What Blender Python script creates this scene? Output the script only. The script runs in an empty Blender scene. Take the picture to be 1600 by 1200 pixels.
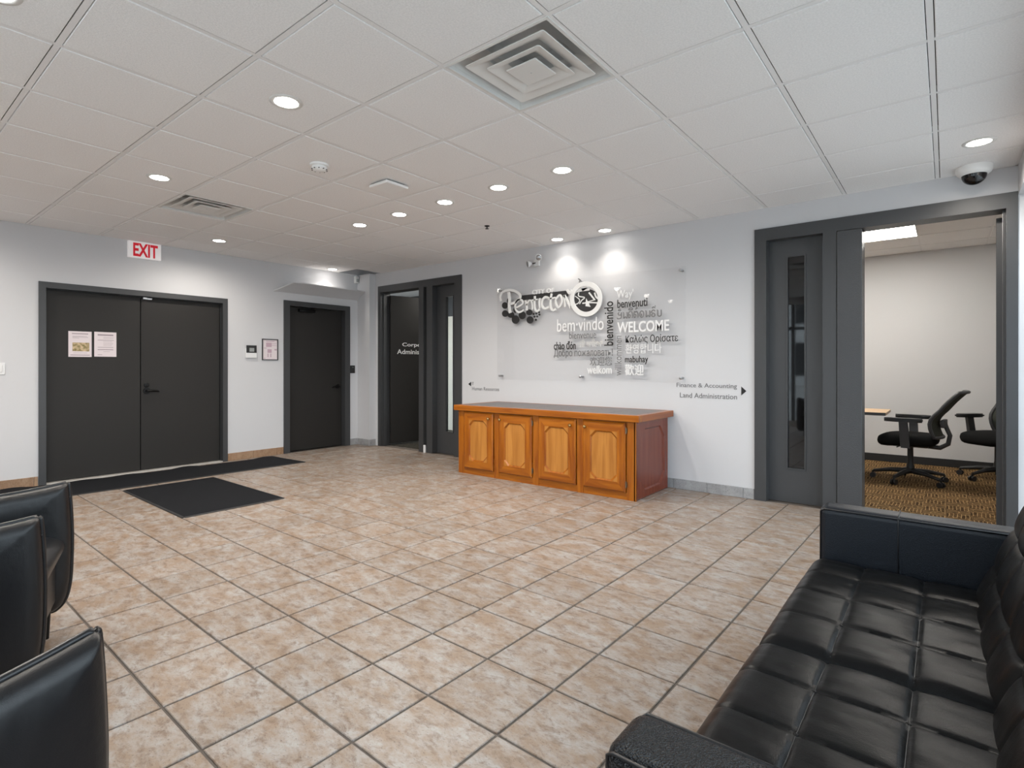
import bpy, bmesh, math, random
from mathutils import Vector, Matrix, noise as mnoise

random.seed(7)
SC = bpy.context.scene
COL = SC.collection
PI = math.pi

# ------------------------------------------------------------------ camera, sky, exposure
cam_d = bpy.data.cameras.new('camera')
cam = bpy.data.objects.new('camera', cam_d)
COL.objects.link(cam)
cam.location = (0, 0, 1.225)
cam.rotation_euler = (PI / 2, 0, math.radians(39.2))
cam_d.sensor_width = 36
cam_d.lens = 853.9 / 1600 * 36
cam_d.shift_x = 17.5 / 1600
cam_d.shift_y = -26.6 / 1600
cam_d.clip_start = 0.02
SC.camera = cam

world = bpy.data.worlds.new('overcast_sky')
SC.world = world
world.use_nodes = True
bg = world.node_tree.nodes['Background']
bg.inputs['Color'].default_value = (0.80, 0.90, 1.0, 1)
bg.inputs['Strength'].default_value = 4.5

SC.view_settings.view_transform = 'Standard'
SC.view_settings.look = 'None'
SC.view_settings.gamma = 1
SC.view_settings.exposure = 0.04
SC.view_settings.use_curve_mapping = False
SC.cycles.use_denoising = True
SC.cycles.max_bounces = 8
SC.cycles.diffuse_bounces = 5
SC.cycles.sample_clamp_indirect = 6

LENS_STRENGTH = 22.0
SPOT_W = 60.0
WALLWASH_W = 19.0

# ------------------------------------------------------------------ materials
MAT = {}


def nodes_of(name):
    m = bpy.data.materials.new(name)
    m.use_nodes = True
    nt = m.node_tree
    return m, nt, nt.nodes['Principled BSDF']


def mat(name, color, rough=0.5, metal=0.0, spec=0.5, emit=None, strength=0, bump=None, vary=None, coat=0):
    """plain procedural material: base colour with an optional noise tint (vary=(colour2, scale)) and noise bump (scale, strength)"""
    m, nt, p = nodes_of(name)
    N, L = nt.nodes, nt.links
    p.inputs['Base Color'].default_value = (*color, 1)
    p.inputs['Roughness'].default_value = rough
    p.inputs['Metallic'].default_value = metal
    p.inputs['Specular IOR Level'].default_value = spec
    p.inputs['Coat Weight'].default_value = coat
    if emit:
        p.inputs['Emission Color'].default_value = (*emit, 1)
        p.inputs['Emission Strength'].default_value = strength
    if bump or vary:
        tc = N.new('ShaderNodeTexCoord')
    if vary:
        nz = N.new('ShaderNodeTexNoise')
        nz.inputs['Scale'].default_value = vary[1]
        nz.inputs['Detail'].default_value = 5
        L.new(tc.outputs['Object'], nz.inputs['Vector'])
        rp = N.new('ShaderNodeValToRGB')
        rp.color_ramp.elements[0].position = 0.35
        rp.color_ramp.elements[1].position = 0.65
        rp.color_ramp.elements[0].color = (*color, 1)
        rp.color_ramp.elements[1].color = (*vary[0], 1)
        L.new(nz.outputs['Fac'], rp.inputs['Fac'])
        L.new(rp.outputs['Color'], p.inputs['Base Color'])
    if bump:
        nb = N.new('ShaderNodeTexNoise')
        nb.inputs['Scale'].default_value = bump[0]
        nb.inputs['Detail'].default_value = 4
        L.new(tc.outputs['Object'], nb.inputs['Vector'])
        bp = N.new('ShaderNodeBump')
        bp.inputs['Strength'].default_value = bump[1]
        bp.inputs['Distance'].default_value = 0.01
        L.new(nb.outputs['Fac'], bp.inputs['Height'])
        L.new(bp.outputs['Normal'], p.inputs['Normal'])
    MAT[name] = m
    return m


def tile_mat(name, pale, tan, brown, seed_by_object=True):
    m, nt, p = nodes_of(name)
    N, L = nt.nodes, nt.links
    tc = N.new('ShaderNodeTexCoord')
    oi = N.new('ShaderNodeObjectInfo')
    off = N.new('ShaderNodeVectorMath'); off.operation = 'SCALE'
    cmb = N.new('ShaderNodeCombineXYZ')
    mul = N.new('ShaderNodeMath'); mul.operation = 'MULTIPLY'; mul.inputs[1].default_value = 37.0
    L.new(oi.outputs['Random'], mul.inputs[0])
    mul2 = N.new('ShaderNodeMath'); mul2.operation = 'MULTIPLY'; mul2.inputs[1].default_value = 91.0
    L.new(oi.outputs['Random'], mul2.inputs[0])
    L.new(mul.outputs[0], cmb.inputs['X']); L.new(mul2.outputs[0], cmb.inputs['Y'])
    add = N.new('ShaderNodeVectorMath'); add.operation = 'ADD'
    L.new(tc.outputs['Object'], add.inputs[0]); L.new(cmb.outputs[0], add.inputs[1])
    st = N.new('ShaderNodeMapping')
    st.inputs['Rotation'].default_value = (0, 0, 0.6)
    st.inputs['Scale'].default_value = (1.0, 1.7, 1)
    L.new(add.outputs[0], st.inputs['Vector'])
    n1 = N.new('ShaderNodeTexNoise'); n1.inputs['Scale'].default_value = 6.0; n1.inputs['Detail'].default_value = 9; n1.inputs['Roughness'].default_value = 0.72
    n2 = N.new('ShaderNodeTexNoise'); n2.inputs['Scale'].default_value = 15; n2.inputs['Detail'].default_value = 10; n2.inputs['Roughness'].default_value = 0.72; n2.inputs['Distortion'].default_value = 0.4
    L.new(st.outputs[0], n1.inputs['Vector']); L.new(st.outputs[0], n2.inputs['Vector'])
    r1 = N.new('ShaderNodeValToRGB')
    e = r1.color_ramp.elements
    e[0].position = 0.41; e[0].color = (*tan, 1)
    e[1].position = 0.62; e[1].color = (*pale, 1)
    L.new(n1.outputs['Fac'], r1.inputs['Fac'])
    r2 = N.new('ShaderNodeValToRGB')
    e = r2.color_ramp.elements
    e[0].position = 0.49; e[0].color = (0, 0, 0, 1)
    e[1].position = 0.66; e[1].color = (0.85, 0.85, 0.85, 1)
    L.new(n2.outputs['Fac'], r2.inputs['Fac'])
    mx = N.new('ShaderNodeMixRGB')
    mx.inputs['Color2'].default_value = (*brown, 1)
    L.new(r2.outputs['Color'], mx.inputs['Fac']); L.new(r1.outputs['Color'], mx.inputs['Color1'])
    # small pits
    n3 = N.new('ShaderNodeTexNoise'); n3.inputs['Scale'].default_value = 90; n3.inputs['Detail'].default_value = 3
    L.new(st.outputs[0], n3.inputs['Vector'])
    r3 = N.new('ShaderNodeValToRGB')
    e = r3.color_ramp.elements
    e[0].position = 0.30; e[0].color = (0.62, 0.6, 0.58, 1)
    e[1].position = 0.40; e[1].color = (1, 1, 1, 1)
    L.new(n3.outputs['Fac'], r3.inputs['Fac'])
    mm = N.new('ShaderNodeMixRGB'); mm.blend_type = 'MULTIPLY'; mm.inputs['Fac'].default_value = 1
    L.new(mx.outputs[0], mm.inputs['Color1']); L.new(r3.outputs['Color'], mm.inputs['Color2'])
    # each tile a shade of its own
    hs = N.new('ShaderNodeHueSaturation')
    mr = N.new('ShaderNodeMapRange')
    mr.inputs['To Min'].default_value = 0.93; mr.inputs['To Max'].default_value = 1.06
    L.new(oi.outputs['Random'], mr.inputs['Value'])
    L.new(mr.outputs[0], hs.inputs['Value']); L.new(mm.outputs[0], hs.inputs['Color'])
    L.new(hs.outputs[0], p.inputs['Base Color'])
    p.inputs['Roughness'].default_value = 0.42
    p.inputs['Specular IOR Level'].default_value = 0.42
    bp = N.new('ShaderNodeBump'); bp.inputs['Strength'].default_value = 0.12; bp.inputs['Distance'].default_value = 0.004
    L.new(n2.outputs['Fac'], bp.inputs['Height']); L.new(bp.outputs['Normal'], p.inputs['Normal'])
    MAT[name] = m


def wood_mat(name, dark, light, axis, scale=1.0, rough=0.28):
    m, nt, p = nodes_of(name)
    N, L = nt.nodes, nt.links
    tc = N.new('ShaderNodeTexCoord')
    mp = N.new('ShaderNodeMapping')
    s = [26, 26, 26]
    s[axis] = 2.2
    mp.inputs['Scale'].default_value = [v * scale for v in s]
    L.new(tc.outputs['Object'], mp.inputs['Vector'])
    n = N.new('ShaderNodeTexNoise'); n.inputs['Scale'].default_value = 1.0; n.inputs['Detail'].default_value = 6; n.inputs['Distortion'].default_value = 0.5
    L.new(mp.outputs[0], n.inputs['Vector'])
    r = N.new('ShaderNodeValToRGB')
    e = r.color_ramp.elements
    e[0].position = 0.32; e[0].color = (*dark, 1)
    e[1].position = 0.66; e[1].color = (*light, 1)
    L.new(n.outputs['Fac'], r.inputs['Fac'])
    L.new(r.outputs['Color'], p.inputs['Base Color'])
    p.inputs['Roughness'].default_value = rough
    p.inputs['Coat Weight'].default_value = 0.08
    p.inputs['Specular IOR Level'].default_value = 0.38
    p.inputs['Coat Roughness'].default_value = 0.2
    MAT[name] = m


def leather_mat(name, color, rough, grain, strength, crease=0.0, spec=0.5, depth=0.0015):
    m, nt, p = nodes_of(name)
    N, L = nt.nodes, nt.links
    tc = N.new('ShaderNodeTexCoord')
    v = N.new('ShaderNodeTexVoronoi'); v.inputs['Scale'].default_value = grain
    n = N.new('ShaderNodeTexNoise'); n.inputs['Scale'].default_value = 14; n.inputs['Detail'].default_value = 6
    mp = N.new('ShaderNodeMapping'); mp.inputs['Scale'].default_value = (0.5, 1.6, 1.0)
    L.new(tc.outputs['Object'], mp.inputs['Vector'])
    L.new(tc.outputs['Object'], v.inputs['Vector']); L.new(mp.outputs[0], n.inputs['Vector'])
    b1 = N.new('ShaderNodeBump'); b1.inputs['Strength'].default_value = strength; b1.inputs['Distance'].default_value = depth
    L.new(v.outputs['Distance'], b1.inputs['Height'])
    b2 = N.new('ShaderNodeBump'); b2.inputs['Strength'].default_value = crease; b2.inputs['Distance'].default_value = 0.01
    L.new(n.outputs['Fac'], b2.inputs['Height']); L.new(b1.outputs['Normal'], b2.inputs['Normal'])
    L.new(b2.outputs['Normal'], p.inputs['Normal'])
    p.inputs['Base Color'].default_value = (*color, 1)
    p.inputs['Specular IOR Level'].default_value = spec
    mr = N.new('ShaderNodeMapRange')
    mr.inputs['To Min'].default_value = rough - 0.07; mr.inputs['To Max'].default_value = rough + 0.09
    L.new(n.outputs['Fac'], mr.inputs['Value']); L.new(mr.outputs[0], p.inputs['Roughness'])
    MAT[name] = m


def pane_mat(name, tint=(1, 1, 1)):
    """thin sheet of clear glass or acrylic: transmits straight through, reflects by Fresnel"""
    m = bpy.data.materials.new(name)
    m.use_nodes = True
    nt = m.node_tree
    N, L = nt.nodes, nt.links
    N.remove(N['Principled BSDF'])
    t = N.new('ShaderNodeBsdfTransparent'); t.inputs['Color'].default_value = (*tint, 1)
    g = N.new('ShaderNodeBsdfGlossy'); g.inputs['Roughness'].default_value = 0.02
    f = N.new('ShaderNodeFresnel'); f.inputs['IOR'].default_value = 1.45
    mx = N.new('ShaderNodeMixShader')
    geo = N.new('ShaderNodeNewGeometry')
    front = N.new('ShaderNodeMath'); front.operation = 'SUBTRACT'; front.inputs[0].default_value = 1
    L.new(geo.outputs['Backfacing'], front.inputs[1])
    fm = N.new('ShaderNodeMath'); fm.operation = 'MULTIPLY'
    L.new(f.outputs[0], fm.inputs[0]); L.new(front.outputs[0], fm.inputs[1])
    L.new(fm.outputs[0], mx.inputs[0]); L.new(t.outputs[0], mx.inputs[1]); L.new(g.outputs[0], mx.inputs[2])
    L.new(mx.outputs[0], N['Material Output'].inputs['Surface'])
    MAT[name] = m


def carpet_mat(name, dark, mid, light):
    """loop carpet: checks of short strokes laid alternately along and across"""
    m, nt, p = nodes_of(name)
    N, L = nt.nodes, nt.links
    tc = N.new('ShaderNodeTexCoord')
    ck = N.new('ShaderNodeTexChecker'); ck.inputs['Scale'].default_value = 6.4
    L.new(tc.outputs['Object'], ck.inputs['Vector'])
    outs = []
    for k, a in enumerate((0, PI / 2)):
        mp = N.new('ShaderNodeMapping'); mp.inputs['Rotation'].default_value = (0, 0, a); mp.inputs['Location'].default_value = (.013 * k, .027 * k, 0)
        L.new(tc.outputs['Object'], mp.inputs['Vector'])
        n = N.new('ShaderNodeTexBrick')
        n.offset = 0.43; n.squash = 0.6; n.squash_frequency = 3
        n.inputs['Scale'].default_value = 1.0
        n.inputs['Brick Width'].default_value = 0.155; n.inputs['Row Height'].default_value = 0.026
        n.inputs['Mortar Size'].default_value = 0.0034; n.inputs['Mortar Smooth'].default_value = 0.3
        n.inputs['Color1'].default_value = (*dark, 1); n.inputs['Color2'].default_value = (*mid, 1); n.inputs['Mortar'].default_value = (*light, 1)
        wz = N.new('ShaderNodeTexNoise'); wz.inputs['Scale'].default_value = 7
        L.new(tc.outputs['Object'], wz.inputs['Vector'])
        ws = N.new('ShaderNodeVectorMath'); ws.operation = 'SCALE'; ws.inputs['Scale'].default_value = .018
        L.new(wz.outputs['Color'], ws.inputs[0])
        wa_ = N.new('ShaderNodeVectorMath'); wa_.operation = 'ADD'
        L.new(mp.outputs[0], wa_.inputs[0]); L.new(ws.outputs[0], wa_.inputs[1])
        L.new(wa_.outputs[0], n.inputs['Vector'])
        outs.append(n)
    mx = N.new('ShaderNodeMixRGB')
    L.new(ck.outputs['Fac'], mx.inputs['Fac'])
    L.new(outs[0].outputs['Color'], mx.inputs['Color1']); L.new(outs[1].outputs['Color'], mx.inputs['Color2'])
    nz = N.new('ShaderNodeTexNoise'); nz.inputs['Scale'].default_value = 30; nz.inputs['Detail'].default_value = 4
    L.new(tc.outputs['Object'], nz.inputs['Vector'])
    mr = N.new('ShaderNodeMapRange'); mr.inputs['From Min'].default_value = .3; mr.inputs['From Max'].default_value = .7; mr.inputs['To Min'].default_value = 0.45; mr.inputs['To Max'].default_value = 1.35
    L.new(nz.outputs['Fac'], mr.inputs['Value'])
    hs = N.new('ShaderNodeHueSaturation')
    L.new(mr.outputs[0], hs.inputs['Value']); L.new(mx.outputs[0], hs.inputs['Color'])
    L.new(hs.outputs[0], p.inputs['Base Color'])
    p.inputs['Roughness'].default_value = 0.95
    p.inputs['Specular IOR Level'].default_value = 0.1
    MAT[name] = m


mat('wall_paint', (0.585, 0.585, 0.60), 0.55, bump=(160, 0.05))
mat('office_paint', (0.66, 0.655, 0.655), 0.6)
mat('white_paint', (0.78, 0.78, 0.77), 0.5)
mat('plenum', (0.05, 0.05, 0.05), 0.9)
mat('ceiling_board', (0.90, 0.89, 0.89), 0.95, spec=0.1, bump=(260, 0.35), vary=((0.82, 0.815, 0.815), 120))
mat('grid_metal', (0.80, 0.79, 0.79), 0.5)
mat('grout', (0.12, 0.10, 0.085), 0.9)
tile_mat('floor_tile', (0.350, 0.325, 0.305), (0.262, 0.187, 0.133), (0.150, 0.092, 0.058))
tile_mat('base_tile_warm_lit', (0.36, 0.24, 0.155), (0.29, 0.175, 0.105), (0.22, 0.13, 0.07))  # same tile; warm light on the left wall put into the colour
tile_mat('base_tile_side_lit', (0.38, 0.38, 0.385), (0.30, 0.30, 0.305), (0.24, 0.24, 0.245))  # same tile; cool light from the side put into the colour
mat('charcoal', (0.044, 0.045, 0.0475), 0.42, bump=(90, 0.05))
mat('charcoal_door', (0.019, 0.0172, 0.0158), 0.55, spec=0.32, bump=(70, 0.05))
mat('charcoal_textured', (0.046, 0.047, 0.050), 0.38, bump=(140, 0.35))
mat('black_metal', (0.002, 0.002, 0.0022), 0.42, spec=0.25)
mat('aluminium', (0.40, 0.385, 0.36), 0.45)
mat('steel', (0.45, 0.45, 0.46), 0.32, metal=1)
mat('pewter', (0.25, 0.20, 0.14), 0.4, metal=1)
mat('brass', (0.42, 0.28, 0.12), 0.3, metal=1)
mat('white_plastic', (0.72, 0.72, 0.72), 0.4)
mat('bright_plastic', (0.86, 0.86, 0.855), 0.45)
mat('white_enamel', (0.70, 0.695, 0.68), 0.4)
mat('black_plastic', (0.014, 0.014, 0.015), 0.45)
mat('grey_plastic', (0.05, 0.05, 0.053), 0.45)
mat('lcd', (0.28, 0.30, 0.29), 0.3)
mat('mat_pile', (0.013, 0.0135, 0.0155), 0.95, spec=0.08, bump=(420, 0.6), vary=((0.021, 0.022, 0.025), 300))
mat('rubber', (0.02, 0.02, 0.021), 0.6)
mat('paper', (0.72, 0.64, 0.66), 0.7)
mat('ink_grey', (0.34, 0.28, 0.31), 0.8)
mat('ink_pink', (0.50, 0.36, 0.42), 0.8)
mat('ink_dark', (0.05, 0.04, 0.05), 0.8)
mat('photo_print', (0.20, 0.16, 0.05), 0.6, vary=((0.60, 0.45, 0.28), 38))
mat('letter_black', (0.010, 0.010, 0.011), 0.4)
mat('letter_white', (0.78, 0.78, 0.78), 0.4)
mat('letter_grey', (0.16, 0.16, 0.165), 0.45)
mat('letter_pale', (0.60, 0.59, 0.57), 0.45)
mat('logo_white', (0.74, 0.74, 0.73), 0.4)
mat('exit_plate', (0.72, 0.70, 0.70), 0.4, emit=(1.0, 0.95, 0.95), strength=0.22)
mat('exit_red', (0.50, 0.004, 0.02), 0.4, emit=(0.9, 0.01, 0.03), strength=0.22)
mat('lens', (1, 1, 1), 0.4, emit=(1.0, 0.97, 0.92), strength=LENS_STRENGTH)
mat('panel_lens', (1, 1, 1), 0.4, emit=(1.0, 0.965, 0.90), strength=31.0)
mat('dark_tint_glass', (0.006, 0.006, 0.0065), 0.03, spec=0.6)
mat('camera_dome', (0.006, 0.006, 0.007), 0.05, spec=0.6)
mat('cream_paint', (0.80, 0.76, 0.66), 0.6)
mat('desk_wood', (0.62, 0.42, 0.25), 0.4, vary=((0.56, 0.37, 0.21), 9))
mat('mesh_fabric', (0.03, 0.033, 0.024), 0.8)
mat('seat_fabric', (0.010, 0.010, 0.010), 0.95, spec=0.1)
mat('slate', (0.105, 0.085, 0.080), 0.35, vary=((0.075, 0.062, 0.06), 24))
mat('paving', (0.50, 0.49, 0.47), 0.9)  # made pale so the unseen ground bounces daylight onto the ceiling
wood_mat('oak_vertical', (0.23, 0.056, 0.003), (0.39, 0.122, 0.007), 2)
wood_mat('oak_horizontal', (0.23, 0.056, 0.003), (0.39, 0.122, 0.007), 0)
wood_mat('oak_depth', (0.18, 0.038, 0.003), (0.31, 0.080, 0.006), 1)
wood_mat('oak_panel', (0.35, 0.130, 0.020), (0.49, 0.21, 0.042), 2, 0.8, 0.36)
wood_mat('reflection_tinted_oak', (0.12, 0.022, 0.010), (0.17, 0.036, 0.016), 2, 0.8, 0.24)  # same oak; reddish reflection on the cabinet side put into the colour
leather_mat('sofa_leather', (0.006, 0.006, 0.0062), 0.33, 420, 0.15, 0.16, 0.14)
leather_mat('arm_leather', (0.006, 0.0082, 0.0125), 0.40, 330, 0.30, 0.0, 0.32)  # black leather; blue of reflected daylight put into the base colour
leather_mat('pebbled_leather', (0.004, 0.0045, 0.0055), 0.36, 300, 1.0, 0.0, 0.34, 0.004)
leather_mat('chair_leather', (0.005, 0.005, 0.006), 0.35, 600, 0.15, 0.22, 0.46)
mat('welt', (0.008, 0.008, 0.009), 0.32)
carpet_mat('office_carpet', (0.050, 0.026, 0.010), (0.135, 0.076, 0.030), (0.36, 0.235, 0.11))
carpet_mat('dark_carpet', (0.02, 0.018, 0.014), (0.05, 0.045, 0.036), (0.10, 0.095, 0.08))
pane_mat('clear_glass', (0.96, 0.98, 0.98))
pane_mat('acrylic', (0.982, 0.983, 0.985))

# ------------------------------------------------------------------ building helpers
WM = {}


def root(name, loc=(0, 0, 0), rz=0.0, label=None, cat=None, group=None, kind=None):
    o = bpy.data.objects.new(name, None)
    COL.objects.link(o)
    o.location = loc
    o.rotation_euler = (0, 0, rz)
    o.empty_display_size = 0.1
    WM[o.name] = Matrix.Translation(loc) @ Matrix.Rotation(rz, 4, 'Z')
    tag(o, label, cat, group, kind)
    return o


def tag(o, label=None, cat=None, group=None, kind=None):
    if label: o['label'] = label
    if cat: o['category'] = cat
    if group: o['group'] = group
    if kind: o['kind'] = kind
    return o


class B:
    """collects simple solids into one mesh"""
    def __init__(s):
        s.bm = bmesh.new()
        s.slots = []
        s.cur = 0

    def use(s, m):
        if m not in s.slots: s.slots.append(m)
        s.cur = s.slots.index(m)
        return s

    def faces(s, vs, fs):
        v = [s.bm.verts.new(p) for p in vs]
        out = []
        for f in fs:
            try:
                fc = s.bm.faces.new([v[i] for i in f])
                fc.material_index = s.cur
                out.append(fc)
            except ValueError:
                pass
        return v, out

    def box(s, x0, x1, y0, y1, z0, z1, r=0, seg=2):
        vs = [(x, y, z) for x in (x0, x1) for y in (y0, y1) for z in (z0, z1)]
        fs = [(0, 1, 3, 2), (4, 6, 7, 5), (0, 4, 5, 1), (2, 3, 7, 6), (0, 2, 6, 4), (1, 5, 7, 3)]
        v, f = s.faces(vs, fs)
        if r:
            ed = list({e for q in f for e in q.edges})
            bmesh.ops.bevel(s.bm, geom=ed, offset=r, segments=seg, profile=0.5, affect='EDGES', clamp_overlap=True)
        return s

    def hexa(s, bottom, top):
        vs = list(bottom) + list(top)
        s.faces(vs, [(3, 2, 1, 0), (4, 5, 6, 7), (0, 1, 5, 4), (1, 2, 6, 5), (2, 3, 7, 6), (3, 0, 4, 7)])
        return s

    def prism(s, poly, axis, a, b):
        """poly of 2-D points extruded along axis 'x','y','z' from a to b"""
        def P(u, v, w):
            return {'x': (w, u, v), 'y': (u, w, v), 'z': (u, v, w)}[axis]
        n = len(poly)
        vs = [P(u, v, a) for u, v in poly] + [P(u, v, b) for u, v in poly]
        fs = [tuple(range(n))[::-1], tuple(range(n, 2 * n))]
        fs += [(i, (i + 1) % n, n + (i + 1) % n, n + i) for i in range(n)]
        s.faces(vs, fs)
        return s

    def tube(s, pts, r, seg=8, cap=True, closed=False):
        pts = [Vector(p) for p in pts]
        n = len(pts)
        rad = r if isinstance(r, (list, tuple)) else [r] * n
        rings = []
        up = None
        for i, p in enumerate(pts):
            if closed:
                d = pts[(i + 1) % n] - pts[i - 1]
            else:
                d = pts[min(i + 1, n - 1)] - pts[max(i - 1, 0)]
            d.normalize()
            if up is None:
                up = Vector((0, 0, 1)) if abs(d.z) < 0.9 else Vector((1, 0, 0))
            a = d.cross(up).normalized()
            b = a.cross(d).normalized()
            up = b
            rings.append([s.bm.verts.new(p + (a * math.cos(2 * PI * k / seg) + b * math.sin(2 * PI * k / seg)) * rad[i]) for k in range(seg)])
        m = n if closed else n - 1
        for i in range(m):
            A, C = rings[i], rings[(i + 1) % n]
            for k in range(seg):
                f = s.bm.faces.new((A[k], A[(k + 1) % seg], C[(k + 1) % seg], C[k])); f.material_index = s.cur
        if cap and not closed:
            for R in (rings[0], rings[-1]):
                f = s.bm.faces.new(R); f.material_index = s.cur
        return s

    def lathe(s, prof, c, axis='z', seg=24, cap0=True, cap1=True):
        """profile of (radius, height) turned about an axis through c"""
        def P(r, h, t):
            u, v = r * math.cos(t), r * math.sin(t)
            d = {'z': (u, v, h), 'y': (u, h, v), 'x': (h, u, v)}[axis]
            return (c[0] + d[0], c[1] + d[1], c[2] + d[2])
        rings = [[s.bm.verts.new(P(r, h, 2 * PI * k / seg)) for k in range(seg)] for r, h in prof]
        for A, C in zip(rings, rings[1:]):
            for k in range(seg):
                f = s.bm.faces.new((A[k], A[(k + 1) % seg], C[(k + 1) % seg], C[k])); f.material_index = s.cur
        if cap0: s.bm.faces.new(rings[0]).material_index = s.cur
        if cap1: s.bm.faces.new(rings[-1]).material_index = s.cur
        return s

    def grid(s, nu, nv, fn):
        V = [[s.bm.verts.new(fn(i / nu, j / nv)) for j in range(nv + 1)] for i in range(nu + 1)]
        for i in range(nu):
            for j in range(nv):
                f = s.bm.faces.new((V[i][j], V[i + 1][j], V[i + 1][j + 1], V[i][j + 1])); f.material_index = s.cur
        return V

    def ribbon(s, pts, w, at, th, closed=False):
        """flat stroke of width w through 2-D points; at(u, v, d) maps to 3-D, d = 0..th out of the sheet"""
        n = len(pts)
        ws = w if isinstance(w, (list, tuple)) else [w] * n
        Lf, Rt = [], []
        for i in range(n):
            a = Vector(pts[i - 1] if (i or closed) else pts[0])
            c = Vector(pts[(i + 1) % n] if (i < n - 1 or closed) else pts[-1])
            d = (c - a)
            d = d.normalized() if d.length > 1e-9 else Vector((1, 0))
            nrm = Vector((-d.y, d.x)) * ws[i] / 2
            p = Vector(pts[i])
            Lf.append(p + nrm); Rt.append(p - nrm)
        vs = []
        for P in (Lf, Rt):
            for q in P: vs.append(at(q.x, q.y, th))
        for P in (Lf, Rt):
            for q in P: vs.append(at(q.x, q.y, 0))
        fs = []
        m = n if closed else n - 1
        for i in range(m):
            j = (i + 1) % n
            fs += [(i, j, n + j, n + i), (i, 2 * n + i, 2 * n + j, j), (n + j, 3 * n + j, 3 * n + i, n + i)]
        if not closed:
            fs += [(0, n, 3 * n, 2 * n), (n - 1, 3 * n - 1, 4 * n - 1, 2 * n - 1)]
        s.faces(vs, fs)
        return s

    def build(s, name, m=None, parent=None, smooth=False, local=False, wn=False, angle=None):
        bmesh.ops.recalc_face_normals(s.bm, faces=s.bm.faces)
        me = bpy.data.meshes.new(name)
        s.bm.to_mesh(me)
        s.bm.free()
        return link_mesh(name, me, s.slots if s.slots else [m], parent, smooth, local, wn, angle)


def link_mesh(name, me, mats, parent=None, smooth=False, local=False, wn=False, angle=None):
    o = bpy.data.objects.new(name, me)
    COL.objects.link(o)
    for k in mats:
        if k: me.materials.append(MAT[k])
    if smooth:
        me.polygons.foreach_set('use_smooth', [True] * len(me.polygons))
        if angle:
            me.set_sharp_from_angle(angle=math.radians(angle))
    if wn:
        w = o.modifiers.new('wn', 'WEIGHTED_NORMAL'); w.keep_sharp = True
    if parent is not None:
        o.parent = parent
        if not local:
            me.transform(WM[parent.name].inverted())
        WM[o.name] = WM[parent.name]
    else:
        WM[o.name] = Matrix.Identity(4)
    return o


def center_origin(o, c):
    """move a top-level mesh's origin to c without moving the mesh"""
    o.data.transform(Matrix.Translation(-Vector(c)))
    o.location = c
    WM[o.name] = Matrix.Translation(c)
    return o


def copy_tree(o, parent=None):
    c = o.copy(); COL.objects.link(c)
    c.parent = parent
    for ch in list(o.children):
        copy_tree(ch, c)
    return c


def smooth_pts(pts, k=5, closed=False):
    P = [Vector(p) for p in pts]
    n = len(P)
    out = []
    for i in range(n if closed else n - 1):
        p1, p2 = P[i], P[(i + 1) % n]
        p0 = P[i - 1] if (i or closed) else p1
        p3 = P[(i + 2) % n] if (i < n - 2 or closed) else p2
        for j in range(k):
            t = j / k
            out.append(0.5 * ((2 * p1) + (p2 - p0) * t + (2 * p0 - 5 * p1 + 4 * p2 - p3) * t * t + (3 * p1 - p0 - 3 * p2 + p3) * t ** 3))
    if not closed: out.append(P[-1])
    return [tuple(p) for p in out]


# ---- lettering, turned into meshes once
TXT = {}


def prepare_texts(items):
    objs = {}
    for key, (s, wgt) in items.items():
        c = bpy.data.curves.new('t', 'FONT')
        c.body = s
        c.align_x = 'LEFT'
        c.offset = wgt
        c.resolution_u = 3
        c.extrude = 0.0
        o = bpy.data.objects.new('t', c)
        COL.objects.link(o)
        objs[key] = o
    bpy.context.view_layer.update()
    dg = bpy.context.evaluated_depsgraph_get()
    for k, o in objs.items():
        me = bpy.data.meshes.new_from_object(o.evaluated_get(dg))
        TXT[k] = ([tuple(v.co) for v in me.vertices], [tuple(p.vertices) for p in me.polygons])
        bpy.data.meshes.remove(me)
    for o in objs.values():
        c = o.data
        bpy.data.objects.remove(o)
        bpy.data.curves.remove(c)


def text_into(b, key, box, at, th, vertical=False):
    """lettering stretched into box (u0, u1, v0, v1); at(u, v, d) maps to 3-D"""
    vs, fs = TXT[key]
    if not vs: return
    if vertical: vs = [(-y, x, z) for x, y, z in vs]
    x0, x1 = min(v[0] for v in vs), max(v[0] for v in vs)
    y0, y1 = min(v[1] for v in vs), max(v[1] for v in vs)
    u0, u1, v0, v1 = box
    P = [((u0 + (v[0] - x0) / (x1 - x0) * (u1 - u0)), (v0 + (v[1] - y0) / (y1 - y0) * (v1 - v0))) for v in vs]
    b.faces([at(u, v, th) for u, v in P], fs)
    # thin sides along the open edges, so a letter has thickness
    cnt = {}
    for f in fs:
        for i in range(len(f)):
            e = (f[i], f[(i + 1) % len(f)])
            cnt[tuple(sorted(e))] = cnt.get(tuple(sorted(e)), 0) + 1
    ed = [e for e, k in cnt.items() if k == 1]
    for a, c in ed:
        b.faces([at(*P[a], th), at(*P[c], th), at(*P[c], 0), at(*P[a], 0)], [(0, 1, 2, 3)])


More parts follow.
